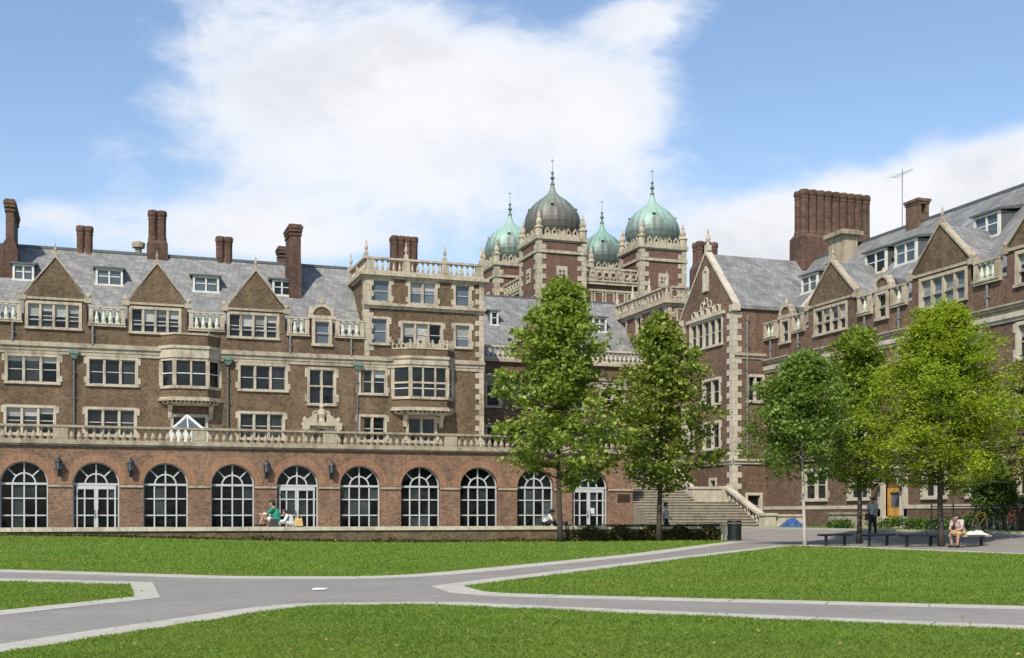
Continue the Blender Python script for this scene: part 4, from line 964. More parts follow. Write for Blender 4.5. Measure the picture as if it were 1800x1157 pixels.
# ================================================================== STAIR between the arcade and the gabled bay
def stairs():
    P = thing('stone_staircase', 'broad weathered stone stairs climbing past the end of the arcade to the terrace', 'stairs', (33.5, 66, .2))
    x0, x1, x2 = AEND+.02, 37.5, 35.3; y, z = 61.8, .15; m = MB(); n1, n2 = 11, 17
    rise = .17; run = .34; i = 0
    for i in range(n1): m.box(x0, x1, y+i*run, y+(n1)*run+1.2, z+i*rise-(.0 if i else .3), z+(i+1)*rise-.004)
    yl, zl = y+n1*run+1.0, z+n1*rise
    for i in range(n2): m.box(x0, x2, yl+i*run, yl+n2*run+.1, zl+i*rise+.001, zl+(i+1)*rise-.003)
    ye, ze = yl+n2*run, zl+n2*rise; m.box(x0, x2+2.4, ye, 78-.3, ze-.6, ze); m.box(x2, GBX-.02, yl+.2, ye+.1, .3, zl-.01)
    obj('steps', m, M['step_stone'], P)
    nz = MB()
    for i in range(n1): nz.box(x0, x1, y+i*run-.035, y+i*run, z+(i+1)*rise-.06, z+(i+1)*rise)
    for i in range(n2): nz.box(x0, x2, yl+i*run-.035, yl+i*run, zl+(i+1)*rise-.06, zl+(i+1)*rise)
    obj('nosings', nz, M['stone_band'], P)
    # stepped parapets on the right hand side
    w = MB(); h = .8
    w.prism([(yl+.6, zl-.2), (ye, ze-.2), (ye, ze+h), (yl+.6, zl+h)], x2, x2+.32, 'a')
    w.box(x2, GBX-.1, yl+.15, yl+.6, zl-.1, zl+h); 
    for b0 in (0,): w.box(x2-.06, GBX-.08, yl+.08, yl+.67, zl+h, zl+h+.14)
    w.prism([(yl+.6, zl+h), (ye, ze+h), (ye, ze+h+.14), (yl+.6, zl+h+.14)], x2-.06, x2+.38, 'a')
    obj('parapet', w, M['stone_white'], P)
    b = MB(); xb = x1+.12
    b.prism([(y+.3, z+.05), (yl, zl+.0), (yl, zl+.16), (y+.3, z+.21)], xb-.2, xb+.2, 'a'); b.prism([(y+.3, z+.86), (yl, zl+.84), (yl, zl+1.0), (y+.3, z+1.02)], xb-.22, xb+.22, 'a')
    b.box(xb-.35, xb+.35, y-.45, y+.3, z-.2, z+1.0); b.box(xb-.42, xb+.42, y-.52, y+.36, z+1.0, z+1.15); b.box(xb-.3, xb+.34, yl-.1, yl+.55, .3, zl+1.0); b.prism([(y+.2, .1), (yl, .1), (yl, zl), (y+.3, z+.1)], xb-.17, xb+.17, 'a')
    ew = MB(); ew.box(xb+.43, GBX+1.9, y-.3, y+.2, z-.2, z+.95); ew.box(xb+.43, GBX+1.95, y-.36, y+.26, z+.95, z+1.08); obj('end_wall', ew, M['stone_white'], P)
    o = obj('balustrade', b, M['stone_white'], P); me = baluster_mesh(.66, 'stone_white', .11)
    for i in range(9): f = (i+.5)/9; inst('baluster', me, o, (xb, y+.35+(yl-.2-y-.35)*f, z+.18+(zl-z-.02)*f))
stairs()

# ================================================================== LOW SEAT WALL
WY, WX1 = 49.9, 28.1; ZW = .70
def low_wall():
    P = thing('low_wall', 'low brick garden wall with a pale stone coping running along the far edge of the lawn', 'wall', (8, WY, 0))
    x0 = -18.; m = MB(); m.box(x0, WX1, WY, WY+.36, -.3, ZW-.16); obj('brickwork', m, M['brick_brown'], P)
    m = MB(); x = x0; i = 0
    while x < 22.: x1 = min(x+1.5, 22.); m.box(x+.006, x1-.006, WY-.07, WY+.43, ZW-.16, ZW+rnd.uniform(-.006, .006)); x = x1
    m.box(22., WX1-.3, WY-.05, WY+.41, ZW-.16, ZW-.05); obj('coping', m, M['stone_white'], P)
    m = MB(); m.box(WX1-.24, WX1+.02, WY-.12, WY+.46, -.2, ZW+.02); m.box(WX1-.28, WX1+.06, WY-.16, WY+.5, ZW+.02, ZW+.1); obj('end_pier', m, M['stone_white'], P)
low_wall()
# ================================================================== GROUND
def grassmat(name):
    m, t, b = mat(name); co_ = t.node('ShaderNodeTexCoord').outputs['Object']
    n1 = t.noise(co_, .22, 5, .6); n2 = t.noise(co_, 1.6, 5, .65); n3 = t.noise(co_, 14., 4, .7); n4 = t.noise(co_, 60., 3, .7)
    c = t.mix(t.smooth(n1, .3, .7), (.095, .190, .020, 1), (.115, .212, .026, 1)); c = t.mix(t.math('MULTIPLY', t.smooth(n2, .45, .72), .55), c, (.128, .168, .036, 1))
    c = t.mix(t.math('MULTIPLY', t.smooth(n3, .45, .75), .5), c, (.045, .095, .012, 1)); c = t.mix(t.math('MULTIPLY', t.smooth(n4, .5, .8), .55), c, (.030, .066, .009, 1))
    t.put(b.inputs['Base Color'], c); b.inputs['Roughness'].default_value = .8; b.inputs['Specular IOR Level'].default_value = .2
    bump(t, b, t.math('ADD', n4, n3), .6, .03); return m
grassmat('lawn_grass')
def pavermat():
    m, t, b = mat('pavers'); co_ = t.node('ShaderNodeTexCoord').outputs['Object']
    br = t.node('ShaderNodeTexBrick'); mp = t.node('ShaderNodeMapping'); mp.inputs['Rotation'].default_value = (0, 0, R(-23)); t.put(mp.inputs[0], co_); t.l.new(mp.outputs[0], br.inputs['Vector'])
    br.inputs['Color1'].default_value = (.245, .222, .196, 1); br.inputs['Color2'].default_value = (.22, .20, .178, 1); br.inputs['Mortar'].default_value = (.165, .157, .147, 1)
    br.inputs['Scale'].default_value = 1.; br.inputs['Brick Width'].default_value = .3; br.inputs['Row Height'].default_value = .15; br.inputs['Mortar Size'].default_value = .008
    n = t.noise(co_, .5, 5, .6); n2 = t.noise(co_, 7., 4); k = t.math('ADD', .54, t.math('ADD', t.math('MULTIPLY', n, .62), t.math('MULTIPLY', n2, .30)))
    t.put(b.inputs['Base Color'], t.mix(1., br.outputs[0], t.comb(k, k, k), 'MULTIPLY')); b.inputs['Roughness'].default_value = .8; bump(t, b, br.outputs['Fac'], -.3, .01)
pavermat()
def leafbed(name, a, c):
    m, t, b = mat(name); co_ = t.node('ShaderNodeTexCoord').outputs['Object']; n = t.noise(co_, 3., 5, .7)
    t.put(b.inputs['Base Color'], t.mix(n, c4(a), c4(c))); b.inputs['Roughness'].default_value = .9
leafbed('bed_soil', (.05, .04, .025), (.05, .075, .02))

def lawn():
    xs = sorted(set([-900., -300., -120.]+[-60+2.*i for i in range(0, 66)]+[90., 150., 400., 1200.])); ys = sorted(set([-400., -60.]+[-10+2.*i for i in range(0, 62)]+[140., 200., 500., 2500.]))
    m = MB(); m.v = [(x, y, ground(x, y)) for y in ys for x in xs]; n = len(xs)
    m.f = [(j*n+i, j*n+i+1, (j+1)*n+i+1, (j+1)*n+i) for j in range(len(ys)-1) for i in range(n-1)]; m.m = [0]*len(m.f)
    tag(obj('lawn', m, M['lawn_grass'], None, True, fix=False), kind='structure')
lawn()
def flat(name, pts, z, mt):
    m = MB(); tri = tessellate_polygon([[Vector((p[0], p[1], 0)) for p in pts]]); m.add([(p[0], p[1], z) for p in pts], [tuple(t) for t in tri])
    o = obj(name, m, M[mt]); 
    return tag(o, kind='structure')
def smoothline(px, n=6):
    """soften the corners of a polyline of ground points"""
    P = [gp(*p) for p in px]; out = [P[0]]
    for i in range(1, len(P)-1):
        a, b, c = Vector(P[i-1]), Vector(P[i]), Vector(P[i+1]); k = min(.35, 2.2/max((a-b).length, .1)), min(.35, 2.2/max((c-b).length, .1))
        p, q = b+(a-b)*k[0], b+(c-b)*k[1]
        for j in range(n+1): s = j/n; out.append(tuple(p*(1-s)**2+b*2*s*(1-s)+q*s*s))
    return out+[P[-1]]
TOP = smoothline([(-260, 997), (0, 1001.5), (300, 1010.5), (420, 1014), (690, 1014.5), (900, 995), (1100, 975.5), (1285, 952)])
RT_ = smoothline([(1392, 960), (1200, 983), (1000, 1008), (900, 1020.5), (826, 1029)][:-1])+[gp(815, 1031.5)]+smoothline([(850, 1041), (900, 1045), (1300, 1054.5), (1800, 1066.5), (2400, 1081)])
BOT = smoothline([(-300, 1177), (0, 1134), (200, 1104.5), (450, 1068), (540, 1061), (800, 1059), (900, 1064), (1300, 1081), (1800, 1101), (2400, 1125)])
LFT = [gp(*p) for p in ((-300, 1010), (0, 1017.5), (268, 1024.5), (282, 1052), (0, 1083), (-300, 1116))]
flat('path', TOP+RT_+list(reversed(BOT))+list(reversed(LFT)), .006, 'pavers')
KERBS = []
def kerb(line, wd, side):
    """flush stone edging laid along one side of a line"""
    P = [Vector(p) for p in line]; off = []
    for i, p in enumerate(P):
        d = (P[min(i+1, len(P)-1)]-P[max(i-1, 0)]).normalized(); off.append(p+Vector((-d.y, d.x))*wd*side)
    KERBS.append([tuple(p) for p in P]+[tuple(p) for p in reversed(off)])
    m = MB(); cum = [0.]
    for i in range(1, len(P)): cum.append(cum[-1]+(P[i]-P[i-1]).length)
    def pt(L_, s):
        i = min(len(P)-2, max(0, next((k for k in range(1, len(P)) if cum[k] >= s), len(P)-1)-1)); return L_[i].lerp(L_[i+1], (s-cum[i])/max(cum[i+1]-cum[i], 1e-6))
    s = 0.
    while s < cum[-1]-.05:
        e = min(s+1.3, cum[-1]); cut = [s+.010]+[c for c in cum if s+.02 < c < e-.02]+[e-.010]; z = .012+rnd.uniform(-.0015, .0015)
        for a, b in zip(cut[:-1], cut[1:]):
            q = [pt(P, a), pt(P, b), pt(off, b), pt(off, a)]; m.add([(p.x, p.y, z) for p in q]+[(p.x, p.y, -.04) for p in q], [(0, 1, 2, 3), (0, 1, 5, 4), (1, 2, 6, 5), (2, 3, 7, 6), (3, 0, 4, 7)])
        s = e
    tag(obj('kerb', m, M['concrete']), kind='structure')
kerb(TOP, .75, -1); kerb(RT_, .55, -1); kerb(BOT, .5, -1)
kerb(LFT[:3], .7, -1); kerb(LFT[3:], .5, -1)
flat('kerb_corner', [LFT[2], LFT[3], gp(236, 1051), gp(228, 1026.5)], .0125, 'concrete')
def plaza():
    q = [gp(1285, 952), gp(1392, 960), gp(1500, 963), gp(1590, 967.5), gp(1850, 977)]
    global PLAZA; PLAZA = q+[(34.9, 27.), (34.9, 62.), (24., 62.), (24., 50.6), (28.4, 50.6)]
    flat('plaza', q+[(30., 26.), (30., 62.), (24., 62.), (24., 50.6), (28.4, 50.6)], .004, 'pavers')
    m = MB(); xs = [30, 32, 34, 34.9]; ys = [26+2*i for i in range(19)]; n = len(xs); m.v = [(x, y, lawnz(x, y)+(.004 if x == 30 else .014)) for y in ys for x in xs]
    m.f = [(j*n+i, j*n+i+1, (j+1)*n+i+1, (j+1)*n+i) for j in range(len(ys)-1) for i in range(n-1)]; m.m = [0]*len(m.f); tag(obj('plaza', m, M['pavers'], fix=False), kind='structure')
    m = MB(); y = 26.; n = 0
    while y < 60.5: z = lawnz(34.9, y+.7); m.box(34.9, 35.1, y+.005, y+1.495, z-.2, z+.09); y += 1.5
    tag(obj('bed_kerb', m, M['concrete']), kind='structure')
    k = [gp(1392, 959.6), gp(1480, 961.5), gp(1590, 966.5), gp(1850, 976.5)]; kerb(k, .6, 1)
plaza()
def forecourt():
    m = MB(); xs = [-18+2*i for i in range(25)]; ys = [50.3, 52, 54, 56, 58, 60, 62, 64, 65.3]; n = len(xs)
    m.v = [(x, y, lawnz(x, y)+.02) for y in ys for x in xs]; m.f = [(j*n+i, j*n+i+1, (j+1)*n+i+1, (j+1)*n+i) for j in range(len(ys)-1) for i in range(n-1)]; m.m = [0]*len(m.f)
    tag(obj('forecourt', m, M['pavers']), kind='structure')
forecourt()

# ------------------------------------------------------------------ leaves and blades as numpy meshes
def npmesh(name, V, mats, parent=None, loc=(0, 0, 0)):
    """V: (n,4,3) quads"""
    n = len(V); me = bpy.data.meshes.new(name)
    me.vertices.add(n*4); me.vertices.foreach_set('co', (V-np.array(loc)).reshape(-1).astype(np.float32))
    me.loops.add(n*4); me.loops.foreach_set('vertex_index', np.arange(n*4, dtype=np.int32))
    me.polygons.add(n); me.polygons.foreach_set('loop_start', np.arange(0, n*4, 4, dtype=np.int32)); me.polygons.foreach_set('loop_total', np.full(n, 4, dtype=np.int32))
    me.update(calc_edges=True); me.validate()
    for m in mats: me.materials.append(m)
    o = bpy.data.objects.new(name, me); o.location = Vector(loc)-(wloc(parent) if parent is not None else Vector((0, 0, 0)))
    return link(o, parent)
def leafquads(rg, C, size, flat_=.5, var=.4, aspect=.75):
    n = len(C); nrm = rg.normal(size=(n, 3)); nrm[:, 2] = np.abs(nrm[:, 2])+flat_; nrm /= np.linalg.norm(nrm, axis=1)[:, None]
    t = rg.normal(size=(n, 3)); t[:, 2] -= .35; t -= (t*nrm).sum(1)[:, None]*nrm; t /= np.linalg.norm(t, axis=1)[:, None]; s = np.cross(nrm, t)
    L_ = (size*(1+var*(rg.random(n)*2-1)))[:, None]; Wd = L_*aspect/2
    fold = nrm*L_*.12
    return np.stack([C-t*L_*.45, C+s*Wd+fold, C+t*L_*.55, C-s*Wd+fold], axis=1)
leafmat('leaf_plane', (.165, .225, .034), (.235, .305, .052), (.42, .46, .15), .46)
leafmat('leaf_plane_dark', (.145, .195, .030), (.205, .26, .044), (.37, .39, .12), .44)
leafmat('leaf_pear', (.125, .195, .038), (.17, .25, .05), (.27, .34, .09), .44)
leafmat('leaf_locust', (.235, .305, .032), (.30, .365, .042), (.42, .47, .06), .5)
leafmat('leaf_shade', (.16, .235, .028), (.21, .28, .036), (.29, .33, .05), .46)
leafmat('leaf_autumn', (.13, .18, .026), (.17, .18, .04), (.22, .13, .05), .38)
leafmat('leaf_shrub', (.055, .11, .018), (.08, .14, .026), (.13, .19, .04), .28)
leafmat('leaf_ivy', (.045, .062, .014), (.075, .075, .02), (.12, .075, .03), .2)
leafmat('grass_blade', (.140, .240, .026), (.182, .280, .038), (.26, .30, .08), .45, .36, (.235, .265, .055))
plain('bark_dark', (.045, .036, .028), .9, var=.35, scale=9.); plain('bark_grey', (.09, .075, .06), .9, var=.3, scale=9.); plain('bark_white', (.38, .345, .31), .85, var=.12, scale=5.)

def tree(label, u, v, t, top_v, base_v, prof, leaf, bark, seed, nb=46, nleaf=24000, size=.17, tr=.13, clump=.42, lean=0., asym=None, wrap=0., spread=.55, flat_=.5, name='tree', sub=7, upang=.45, aspect=.75):
    """trunk, limbs and leaf sprays; prof = [(pixel row, half width in pixels)] of the crown at depth t"""
    rg = np.random.default_rng(seed); rn = random.Random(seed); x, y = at(u, t); zg = zat(v, t); zt = zat(top_v, t); zb = zat(base_v, t); px = t/F_PX
    P = thing(name, label, 'tree', (x, y, zg)); pz = [zat(q[0], t) for q in prof][::-1]; pr = [q[1]*px for q in prof][::-1]
    rad = lambda z: float(np.interp(z, pz, pr)); H_ = zt-zg
    tk = MB(); n = 12; trunk = []
    for i in range(n+1):
        f = i/n; trunk.append(Vector((x+lean*f*H_+.05*H_*.12*math.sin(f*5+seed), y+.006*H_*math.sin(f*4+seed*2), zg-.15+(H_*.96+.15)*f)))
    tr_r = [tr*(1.25 if i == 0 else 1)*(1-.93*(i/n)**.9)+.008 for i in range(n+1)]; tk.tube(trunk, tr_r, 9, 0)
    def tp(z):
        f = max(0., min(.999, (z-zg)/(H_*.96)))*n; i = int(f); return trunk[i].lerp(trunk[i+1], f-i), tr_r[i]
    centers = []; wts = []
    for k in range(nb):
        f = (k+rn.random())/nb; z0 = zb+(zt-zb)*(f**.85)*.96-.3; p0, r0 = tp(z0); ang = k*2.399+rn.uniform(-.5, .5)
        zc = z0+rn.uniform(.05, .3)*rad(z0); Lr = rad(min(zc+upang*.4*rad(zc), zt))*rn.uniform(.60, 1.16)
        if asym: Lr *= asym(ang, (zc-zb)/(zt-zb))
        rise = upang*Lr*rn.uniform(.5, 1.3); d = Vector((math.cos(ang), math.sin(ang), 0)); pts = [p0]
        for j in range(1, 5): q = j/4; pts.append(p0+d*Lr*q+Vector((rn.uniform(-.1, .1)*Lr*q, rn.uniform(-.1, .1)*Lr*q, rise*q**1.3-(.12*Lr*q*q))))
        tk.tube(pts, [max(.010, r0*.38*(1-.82*j/4)) for j in range(5)], 5, 1)
        for j in range(sub):
            q = .22+.78*(j+rn.random())/sub; i = min(3, int(q*4)); c = pts[i].lerp(pts[i+1], q*4-i); sp = spread*(.35+.3*Lr)*(.6+.6*q)
            c2 = c+Vector((rn.gauss(0, sp*.6), rn.gauss(0, sp*.6), rn.gauss(0, sp*.35))); centers.append(c2); wts.append(.5+rn.random())
            if rn.random() < .5: tk.tube([c, c2], [.013, .005], 4, 1)
    for j in range(14):
        c, _ = tp(zt-H_*.10*rn.random()); centers.append(c+Vector((rn.gauss(0, .12), rn.gauss(0, .12), rn.uniform(-.1, .25)))); wts.append(.5)
    bo = obj('trunk', tk, [M[bark], M['bark_dark']], P, True)
    Cn = np.array([tuple(c) for c in centers]); wv = np.array(wts); idx = rg.choice(len(Cn), nleaf, p=wv/wv.sum())
    pos = Cn[idx]+rg.normal(size=(nleaf, 3))*np.array([clump, clump, clump*.55])*(.55+.6*rg.random((nleaf, 1)))
    # keep the sprays inside the crown's uneven outline
    rr = np.hypot(pos[:, 0]-x-lean*(pos[:, 2]-zg), pos[:, 1]-y); lim = np.interp(pos[:, 2], pz, pr, left=pr[0]*.6, right=0.12)*1.08+.1; th = np.arctan2(pos[:, 1]-y, pos[:, 0]-x); lim = lim*(1+.20*np.sin(3*th+pos[:, 2]*1.7+seed)+.16*np.sin(5*th-pos[:, 2]*2.9+seed*2))
    pos = pos[(rr < lim*(1+.12*rg.random(len(pos)))) & (pos[:, 2] < zt+.05)]
    npmesh('crown', leafquads(rg, pos, size, flat_, aspect=aspect), [M[leaf]], P, (x, y, zg))
    return P
# two plane trees standing in front of the seat wall
tree('tall green plane tree with a slim bare trunk, its crown peaking over the slate roof', 985, 951, 52.5, 482, 842,
     [(482, 8), (520, 36), (570, 72), (640, 102), (700, 116), (760, 128), (800, 126), (835, 96), (855, 40)], 'leaf_plane', 'bark_dark', 3, nb=66, nleaf=19500, size=.21, tr=.125, clump=.30, sub=6)
tree('smaller looser plane tree with open forked lower branches in front of the stone stairs', 1160, 949, 54.0, 545, 856,
     [(545, 6), (580, 36), (640, 86), (700, 112), (760, 128), (800, 132), (830, 92), (852, 40), (866, 14)], 'leaf_plane_dark', 'bark_dark', 11, nb=54, nleaf=13500, size=.21, tr=.13, clump=.31, sub=6,
     asym=lambda a, f: 1. if f > .25 else .95)
tree('young rounded tree with a white wrapped trunk at the edge of the right lawn', 1412, 961, 46.2, 612, 832,
     [(612, 10), (640, 45), (690, 82), (740, 100), (780, 106), (815, 98), (838, 62), (850, 20)], 'leaf_pear', 'bark_white', 21, nb=66, nleaf=23000, size=.135, tr=.072, clump=.25, upang=.7, sub=8)
tree('dark slender tree between the white trunked tree and the yellow green tree', 1510, 957, 49.5, 572, 842,
     [(572, 12), (610, 42), (660, 55), (720, 62), (780, 72), (825, 68), (850, 30)], 'leaf_shade', 'bark_dark', 31, nb=50, nleaf=20000, size=.14, tr=.11, clump=.32, name='tree')
tree('broad bright yellow green tree with layered sprays in front of the right wing', 1656, 962, 44.8, 522, 845,
     [(518, 8), (555, 42), (605, 88), (655, 128), (700, 146), (760, 154), (800, 146), (835, 108), (858, 45)], 'leaf_locust', 'bark_dark', 41, nb=90, nleaf=62000, size=.14, tr=.12, clump=.27, upang=.22, flat_=1.2, sub=10, aspect=.5)
tree('sparse reddish green tree cut off by the right edge of the picture', 1832, 936, 49., 590, 855,
     [(590, 10), (640, 45), (700, 78), (770, 92), (830, 80), (860, 35)], 'leaf_autumn', 'bark_grey', 51, nb=34, nleaf=7500, size=.14, tr=.10, clump=.36)
tree('low green bushy tree under the right wing windows near the bicycles', 1748, 932, 54., 800, 902,
     [(800, 12), (825, 38), (850, 48), (880, 46), (905, 26)], 'leaf_shrub', 'bark_grey', 61, nb=26, nleaf=6500, size=.14, tr=.06, clump=.22)

def shrub(x, y, w, h, seed, leaf, label, n=900, d=None, size=.11, group='low shrubs planted along the right wing'):
    rg = np.random.default_rng(seed); z = ground(x, y); d = d or w*.6
    P = thing('shrub', label, 'shrub', (x, y, z), group)
    k = rg.normal(size=(9, 3))*np.array([w*.26, d*.26, h*.18])+np.array([x, y, z+h*.5]); c = k[rg.integers(0, 9, n)]+rg.normal(size=(n, 3))*np.array([w*.14, d*.14, h*.16]); c[:, 2] = np.clip(c[:, 2], z+.03, z+h*1.1)
    npmesh('foliage', leafquads(rg, c, size), [M[leaf]], P, (x, y, z))
    m = MB()
    for q in k: m.tube([(x, y, z-.05), ((x+q[0])/2, (y+q[1])/2, z+h*.3), tuple(q)], [.02, .015, .006], 5)
    obj('stems', m, M['bark_grey'], P)
for i, (u, lab) in enumerate(((1552, 'low shrub left of the yellow door'), (1600, 'rounded shrub just right of the yellow door'), (1632, 'dark shrub in the bed behind the benches'), (1662, 'low spreading shrub behind the seated person'), (1700, 'shrub under the ground floor window by the bicycles'), (1500, 'low dark shrub at the foot of the brown masonry block'), (1478, 'small dark shrub left of the brown masonry block'))):
    y, t = onX(u, 37.6); shrub(37.6+rnd.uniform(-.3, .3), y, rnd.uniform(1.5, 2.2), rnd.uniform(.45, .7), 100+i, 'leaf_shrub', lab)
def ivy():
    rg = np.random.default_rng(5); n = 5200; x = 20+(WX1-.3-20)*rg.random(n)**.8; z = rg.random(n)**.8*(ZW+.02)*(.55+.5*np.sin(x*2.1+1)**2); y = WY-.05-.10*rg.random(n)
    tp = rg.random(n) < .22; z[tp] = ZW-.04+.08*rg.random(tp.sum()); y[tp] = WY+.36*rg.random(tp.sum())-.05
    P = tag(npmesh('ivy', leafquads(rg, np.stack([x, y, np.clip(z, .02, None)], 1), .10, .1), [M['leaf_ivy']]), 'dark reddish ivy hedge hanging over the right end of the low wall', 'ivy', kind='stuff')
    n = 5000; x = -18+38*rg.random(n); k = .5+.5*np.sin(x*1.7)*np.sin(x*.6+1); z = np.array([ground(a, WY) for a in x])+rg.random(n)*.17*(.3+k); y = WY-.05-.15*rg.random(n)
    tag(npmesh('ground_cover', leafquads(rg, np.stack([x, y, z], 1), .09, .2), [M['leaf_ivy']]), 'ground cover growing along the foot of the low wall', 'ground cover', kind='stuff')
ivy()

def inpoly(px, py, poly):
    c = np.zeros(len(px), bool); j = len(poly)-1
    for i in range(len(poly)):
        xi, yi = poly[i]; xj, yj = poly[j]; hit = ((yi > py) != (yj > py)) & (px < (xj-xi)*(py-yi)/((yj-yi) or 1e-9)+xi); c ^= hit; j = i
    return c
def grass():
    rg = np.random.default_rng(9); N = 700000
    t = 1/(1/9.7-rg.random(N)*(1/9.7-1/57.)); k = (rg.random(N)*1.04-.52)*1800/F_PX
    x = t*(FW[0]+k*RT[0]); y = t*(FW[1]+k*RT[1])
    pv = inpoly(x, y, TOP+RT_+list(reversed(BOT))+list(reversed(LFT)))
    for kp in KERBS+[PLAZA, [LFT[2], LFT[3], gp(236, 1051), gp(228, 1026.5)]]: pv |= inpoly(x, y, kp)
    pv |= (y > WY-.1) | (x > 34.9); x, y, t = x[~pv], y[~pv], t[~pv]
    n = len(x); tuft = .6+.5*np.sin(x*3.1+np.sin(y*2.3)*2)*np.sin(y*2.7+np.sin(x*1.9)*2)*.5+.5*rg.random(n)
    h = (.022+.022*rg.random(n))*tuft*(1+.016*np.minimum(t-10, 30)); wd = .0035+.00034*(t-9)
    ang = rg.random(n)*6.283; lean = rg.normal(size=(n, 2))*.75
    zg = np.vectorize(lawnz)(x, y); z = np.array([0.0])*x
    d = np.stack([np.cos(ang), np.sin(ang), z], 1)*wd[:, None]; base = np.stack([x, y, zg-.002], 1); tip = base+np.stack([lean[:, 0]*h, lean[:, 1]*h, h], 1); mid = (base+tip)/2+np.stack([z, z, h*.12], 1)
    V = np.stack([base-d, base+d, tip+d*.15, mid-d*.8], 1)
    g = tag(npmesh('grass', V, [M['grass_blade']]), 'short mown green grass blades covering the near lawns', 'grass', kind='stuff')
grass()
def fallen_leaves():
    rg = np.random.default_rng(77); n = 800; t = 1/(1/9.9-rg.random(n)*(1/9.9-1/48.)); k = (rg.random(n)*1.04-.52)*1800/F_PX
    x = t*(FW[0]+k*RT[0]); y = t*(FW[1]+k*RT[1]); on = inpoly(x, y, TOP+RT_+list(reversed(BOT))+list(reversed(LFT))); keep = (~on | (rg.random(n) < .12)) & (y < WY-.3); x, y, on = x[keep], y[keep], on[keep]
    z = np.vectorize(lawnz)(x, y)+np.where(on, .024, .034)
    tag(npmesh('fallen_leaves', leafquads(rg, np.stack([x, y, z], 1), .042, 3.), [M['leaf_fallen']]), 'few dry yellow leaves scattered over the lawns', 'fallen leaves', kind='stuff')
leafmat('leaf_fallen', (.24, .21, .05), (.19, .15, .04), (.32, .30, .09), .2)
fallen_leaves()
# ================================================================== STREET FURNITURE
def bench(u, t, ln, dirv, label, seat='black_metal'):
    x, y = at(u, t); P = thing('bench', label, 'bench', (x, y, 0), 'backless benches along the lawn edge'); d = Vector((dirv[0], dirv[1], 0)).normalized(); n = Vector((-d.y, d.x, 0))
    def blk(m, s0, s1, w0, w1, z0, z1):
        c = [Vector((x, y, 0))+d*s+n*w_ for s, w_ in ((s0, w0), (s1, w0), (s1, w1), (s0, w1))]
        m.add([(p.x, p.y, z0) for p in c]+[(p.x, p.y, z1) for p in c], [(0, 3, 2, 1), (4, 5, 6, 7), (0, 1, 5, 4), (1, 2, 6, 5), (2, 3, 7, 6), (3, 0, 4, 7)])
    m = MB()
    for i in range(6): blk(m, -.25, ln+.25, -.23+i*.078, -.165+i*.078, .435, .47)
    blk(m, -.25, ln+.25, -.24, -.2345, .40, .44); blk(m, -.25, ln+.25, .236, .242, .40, .44); obj('seat', m, M[seat], P)
    for s in (0, ln):
        m = MB(); blk(m, s-.035, s+.035, -.2, .2, .385, .433); blk(m, s-.04, s+.04, -.045, .045, .02, .385); blk(m, s-.035, s+.035, -.2, .2, .004, .02); obj('leg', m, M['black_metal'], P)
bench(1452, 45.3, 1.35, (.9, .42), 'black bench nearest the white trunked tree')
bench(1528, 45., 1.35, (.9, .42), 'black bench in front of the walking person')
bench(1594, 44.2, 1.3, (.98, .2), 'black bench just left of the broad yellow green tree')
bench(1684, 43.6, 1.1, (.98, .05), 'pale wooden bench with the seated person and a white bundle on it', 'wood_pale')
BX, BY = at(1684, 43.6)
def bin_():
    x, y = at(1291, 53.5); P = thing('trash_bin', 'dark green slatted litter bin standing at the right end of the low wall', 'litter bin', (x, y, 0))
    m = MB(); n = 22
    for i in range(n):
        q = 2*math.pi*i/n; c, s = math.cos(q), math.sin(q)
        m.add([(x+r*math.cos(q+e), y+r*math.sin(q+e), z) for z in (.06, .8) for r, e in ((.29, -.11), (.31, -.11), (.31, .11), (.29, .11))], [(0, 3, 2, 1), (4, 5, 6, 7), (0, 1, 5, 4), (1, 2, 6, 5), (2, 3, 7, 6), (3, 0, 4, 7)])
    for z in (.08, .78): m.ring((x, y, z), .31, .022, 'z', 24, 6)
    obj('slats', m, M['bin_green'], P)
    m = MB(); m.lathe(x, y, [(.26, .05), (.28, .76)], 20); obj('liner', m, M['black_metal'], P)
    m = MB(); m.ring((x, y, .9), .27, .045, 'z', 24, 8)
    for i in range(4): q = math.pi/4+i*math.pi/2; m.tube([(x+.3*math.cos(q), y+.3*math.sin(q), .76), (x+.29*math.cos(q), y+.29*math.sin(q), .9)], .015, 5)
    obj('lid', m, M['bin_green'], P)
bin_()
def tarp():
    y, t = onX(1394, 38.6); x = 38.6; z = ground(x, y); P = tag(MBgrid(x, y, z), 'crumpled blue tarpaulin over a low heap against the brick plinth', 'tarpaulin')
def MBgrid(x, y, z):
    m = MB(); n = 16; rn = random.Random(4)
    for j in range(n+1):
        for i in range(n+1):
            p, q = (i/n-.5)*2, (j/n-.5)*2; h = max(0, 1-abs(p)**2.5)*max(0, 1-abs(q)**3); m.v.append((x+p*.6, y+q*.7, z-.02+h*(.40+.10*math.sin(5*q+2*p))+rn.uniform(-.03, .03)*h+.05*math.sin(9*p*q+3*q)*h))
    for j in range(n):
        for i in range(n): m.f.append((j*(n+1)+i, j*(n+1)+i+1, (j+1)*(n+1)+i+1, (j+1)*(n+1)+i)); m.m.append(0)
    return obj('tarpaulin', m, M['tarp_blue'], None, True, loc=(x, y, z))
tarp()
def block():
    x = 37.4; y0, y1 = onX(1510, x)[0], onX(1456, x)[0]; z = ground(x, (y0+y1)/2); P = thing('planter_wall', 'brown masonry block with a flat cap in the bed left of the yellow door', 'wall', (x+.3, (y0+y1)/2, z))
    m = MB(); m.box(x, x+.7, y0, y1, z-.1, z+.72); obj('body', m, M['stone_band'], P); m = MB(); m.box(x-.06, x+.76, y0-.06, y1+.06, z+.72, z+.82); obj('cap', m, M['stone_old'], P)
block()
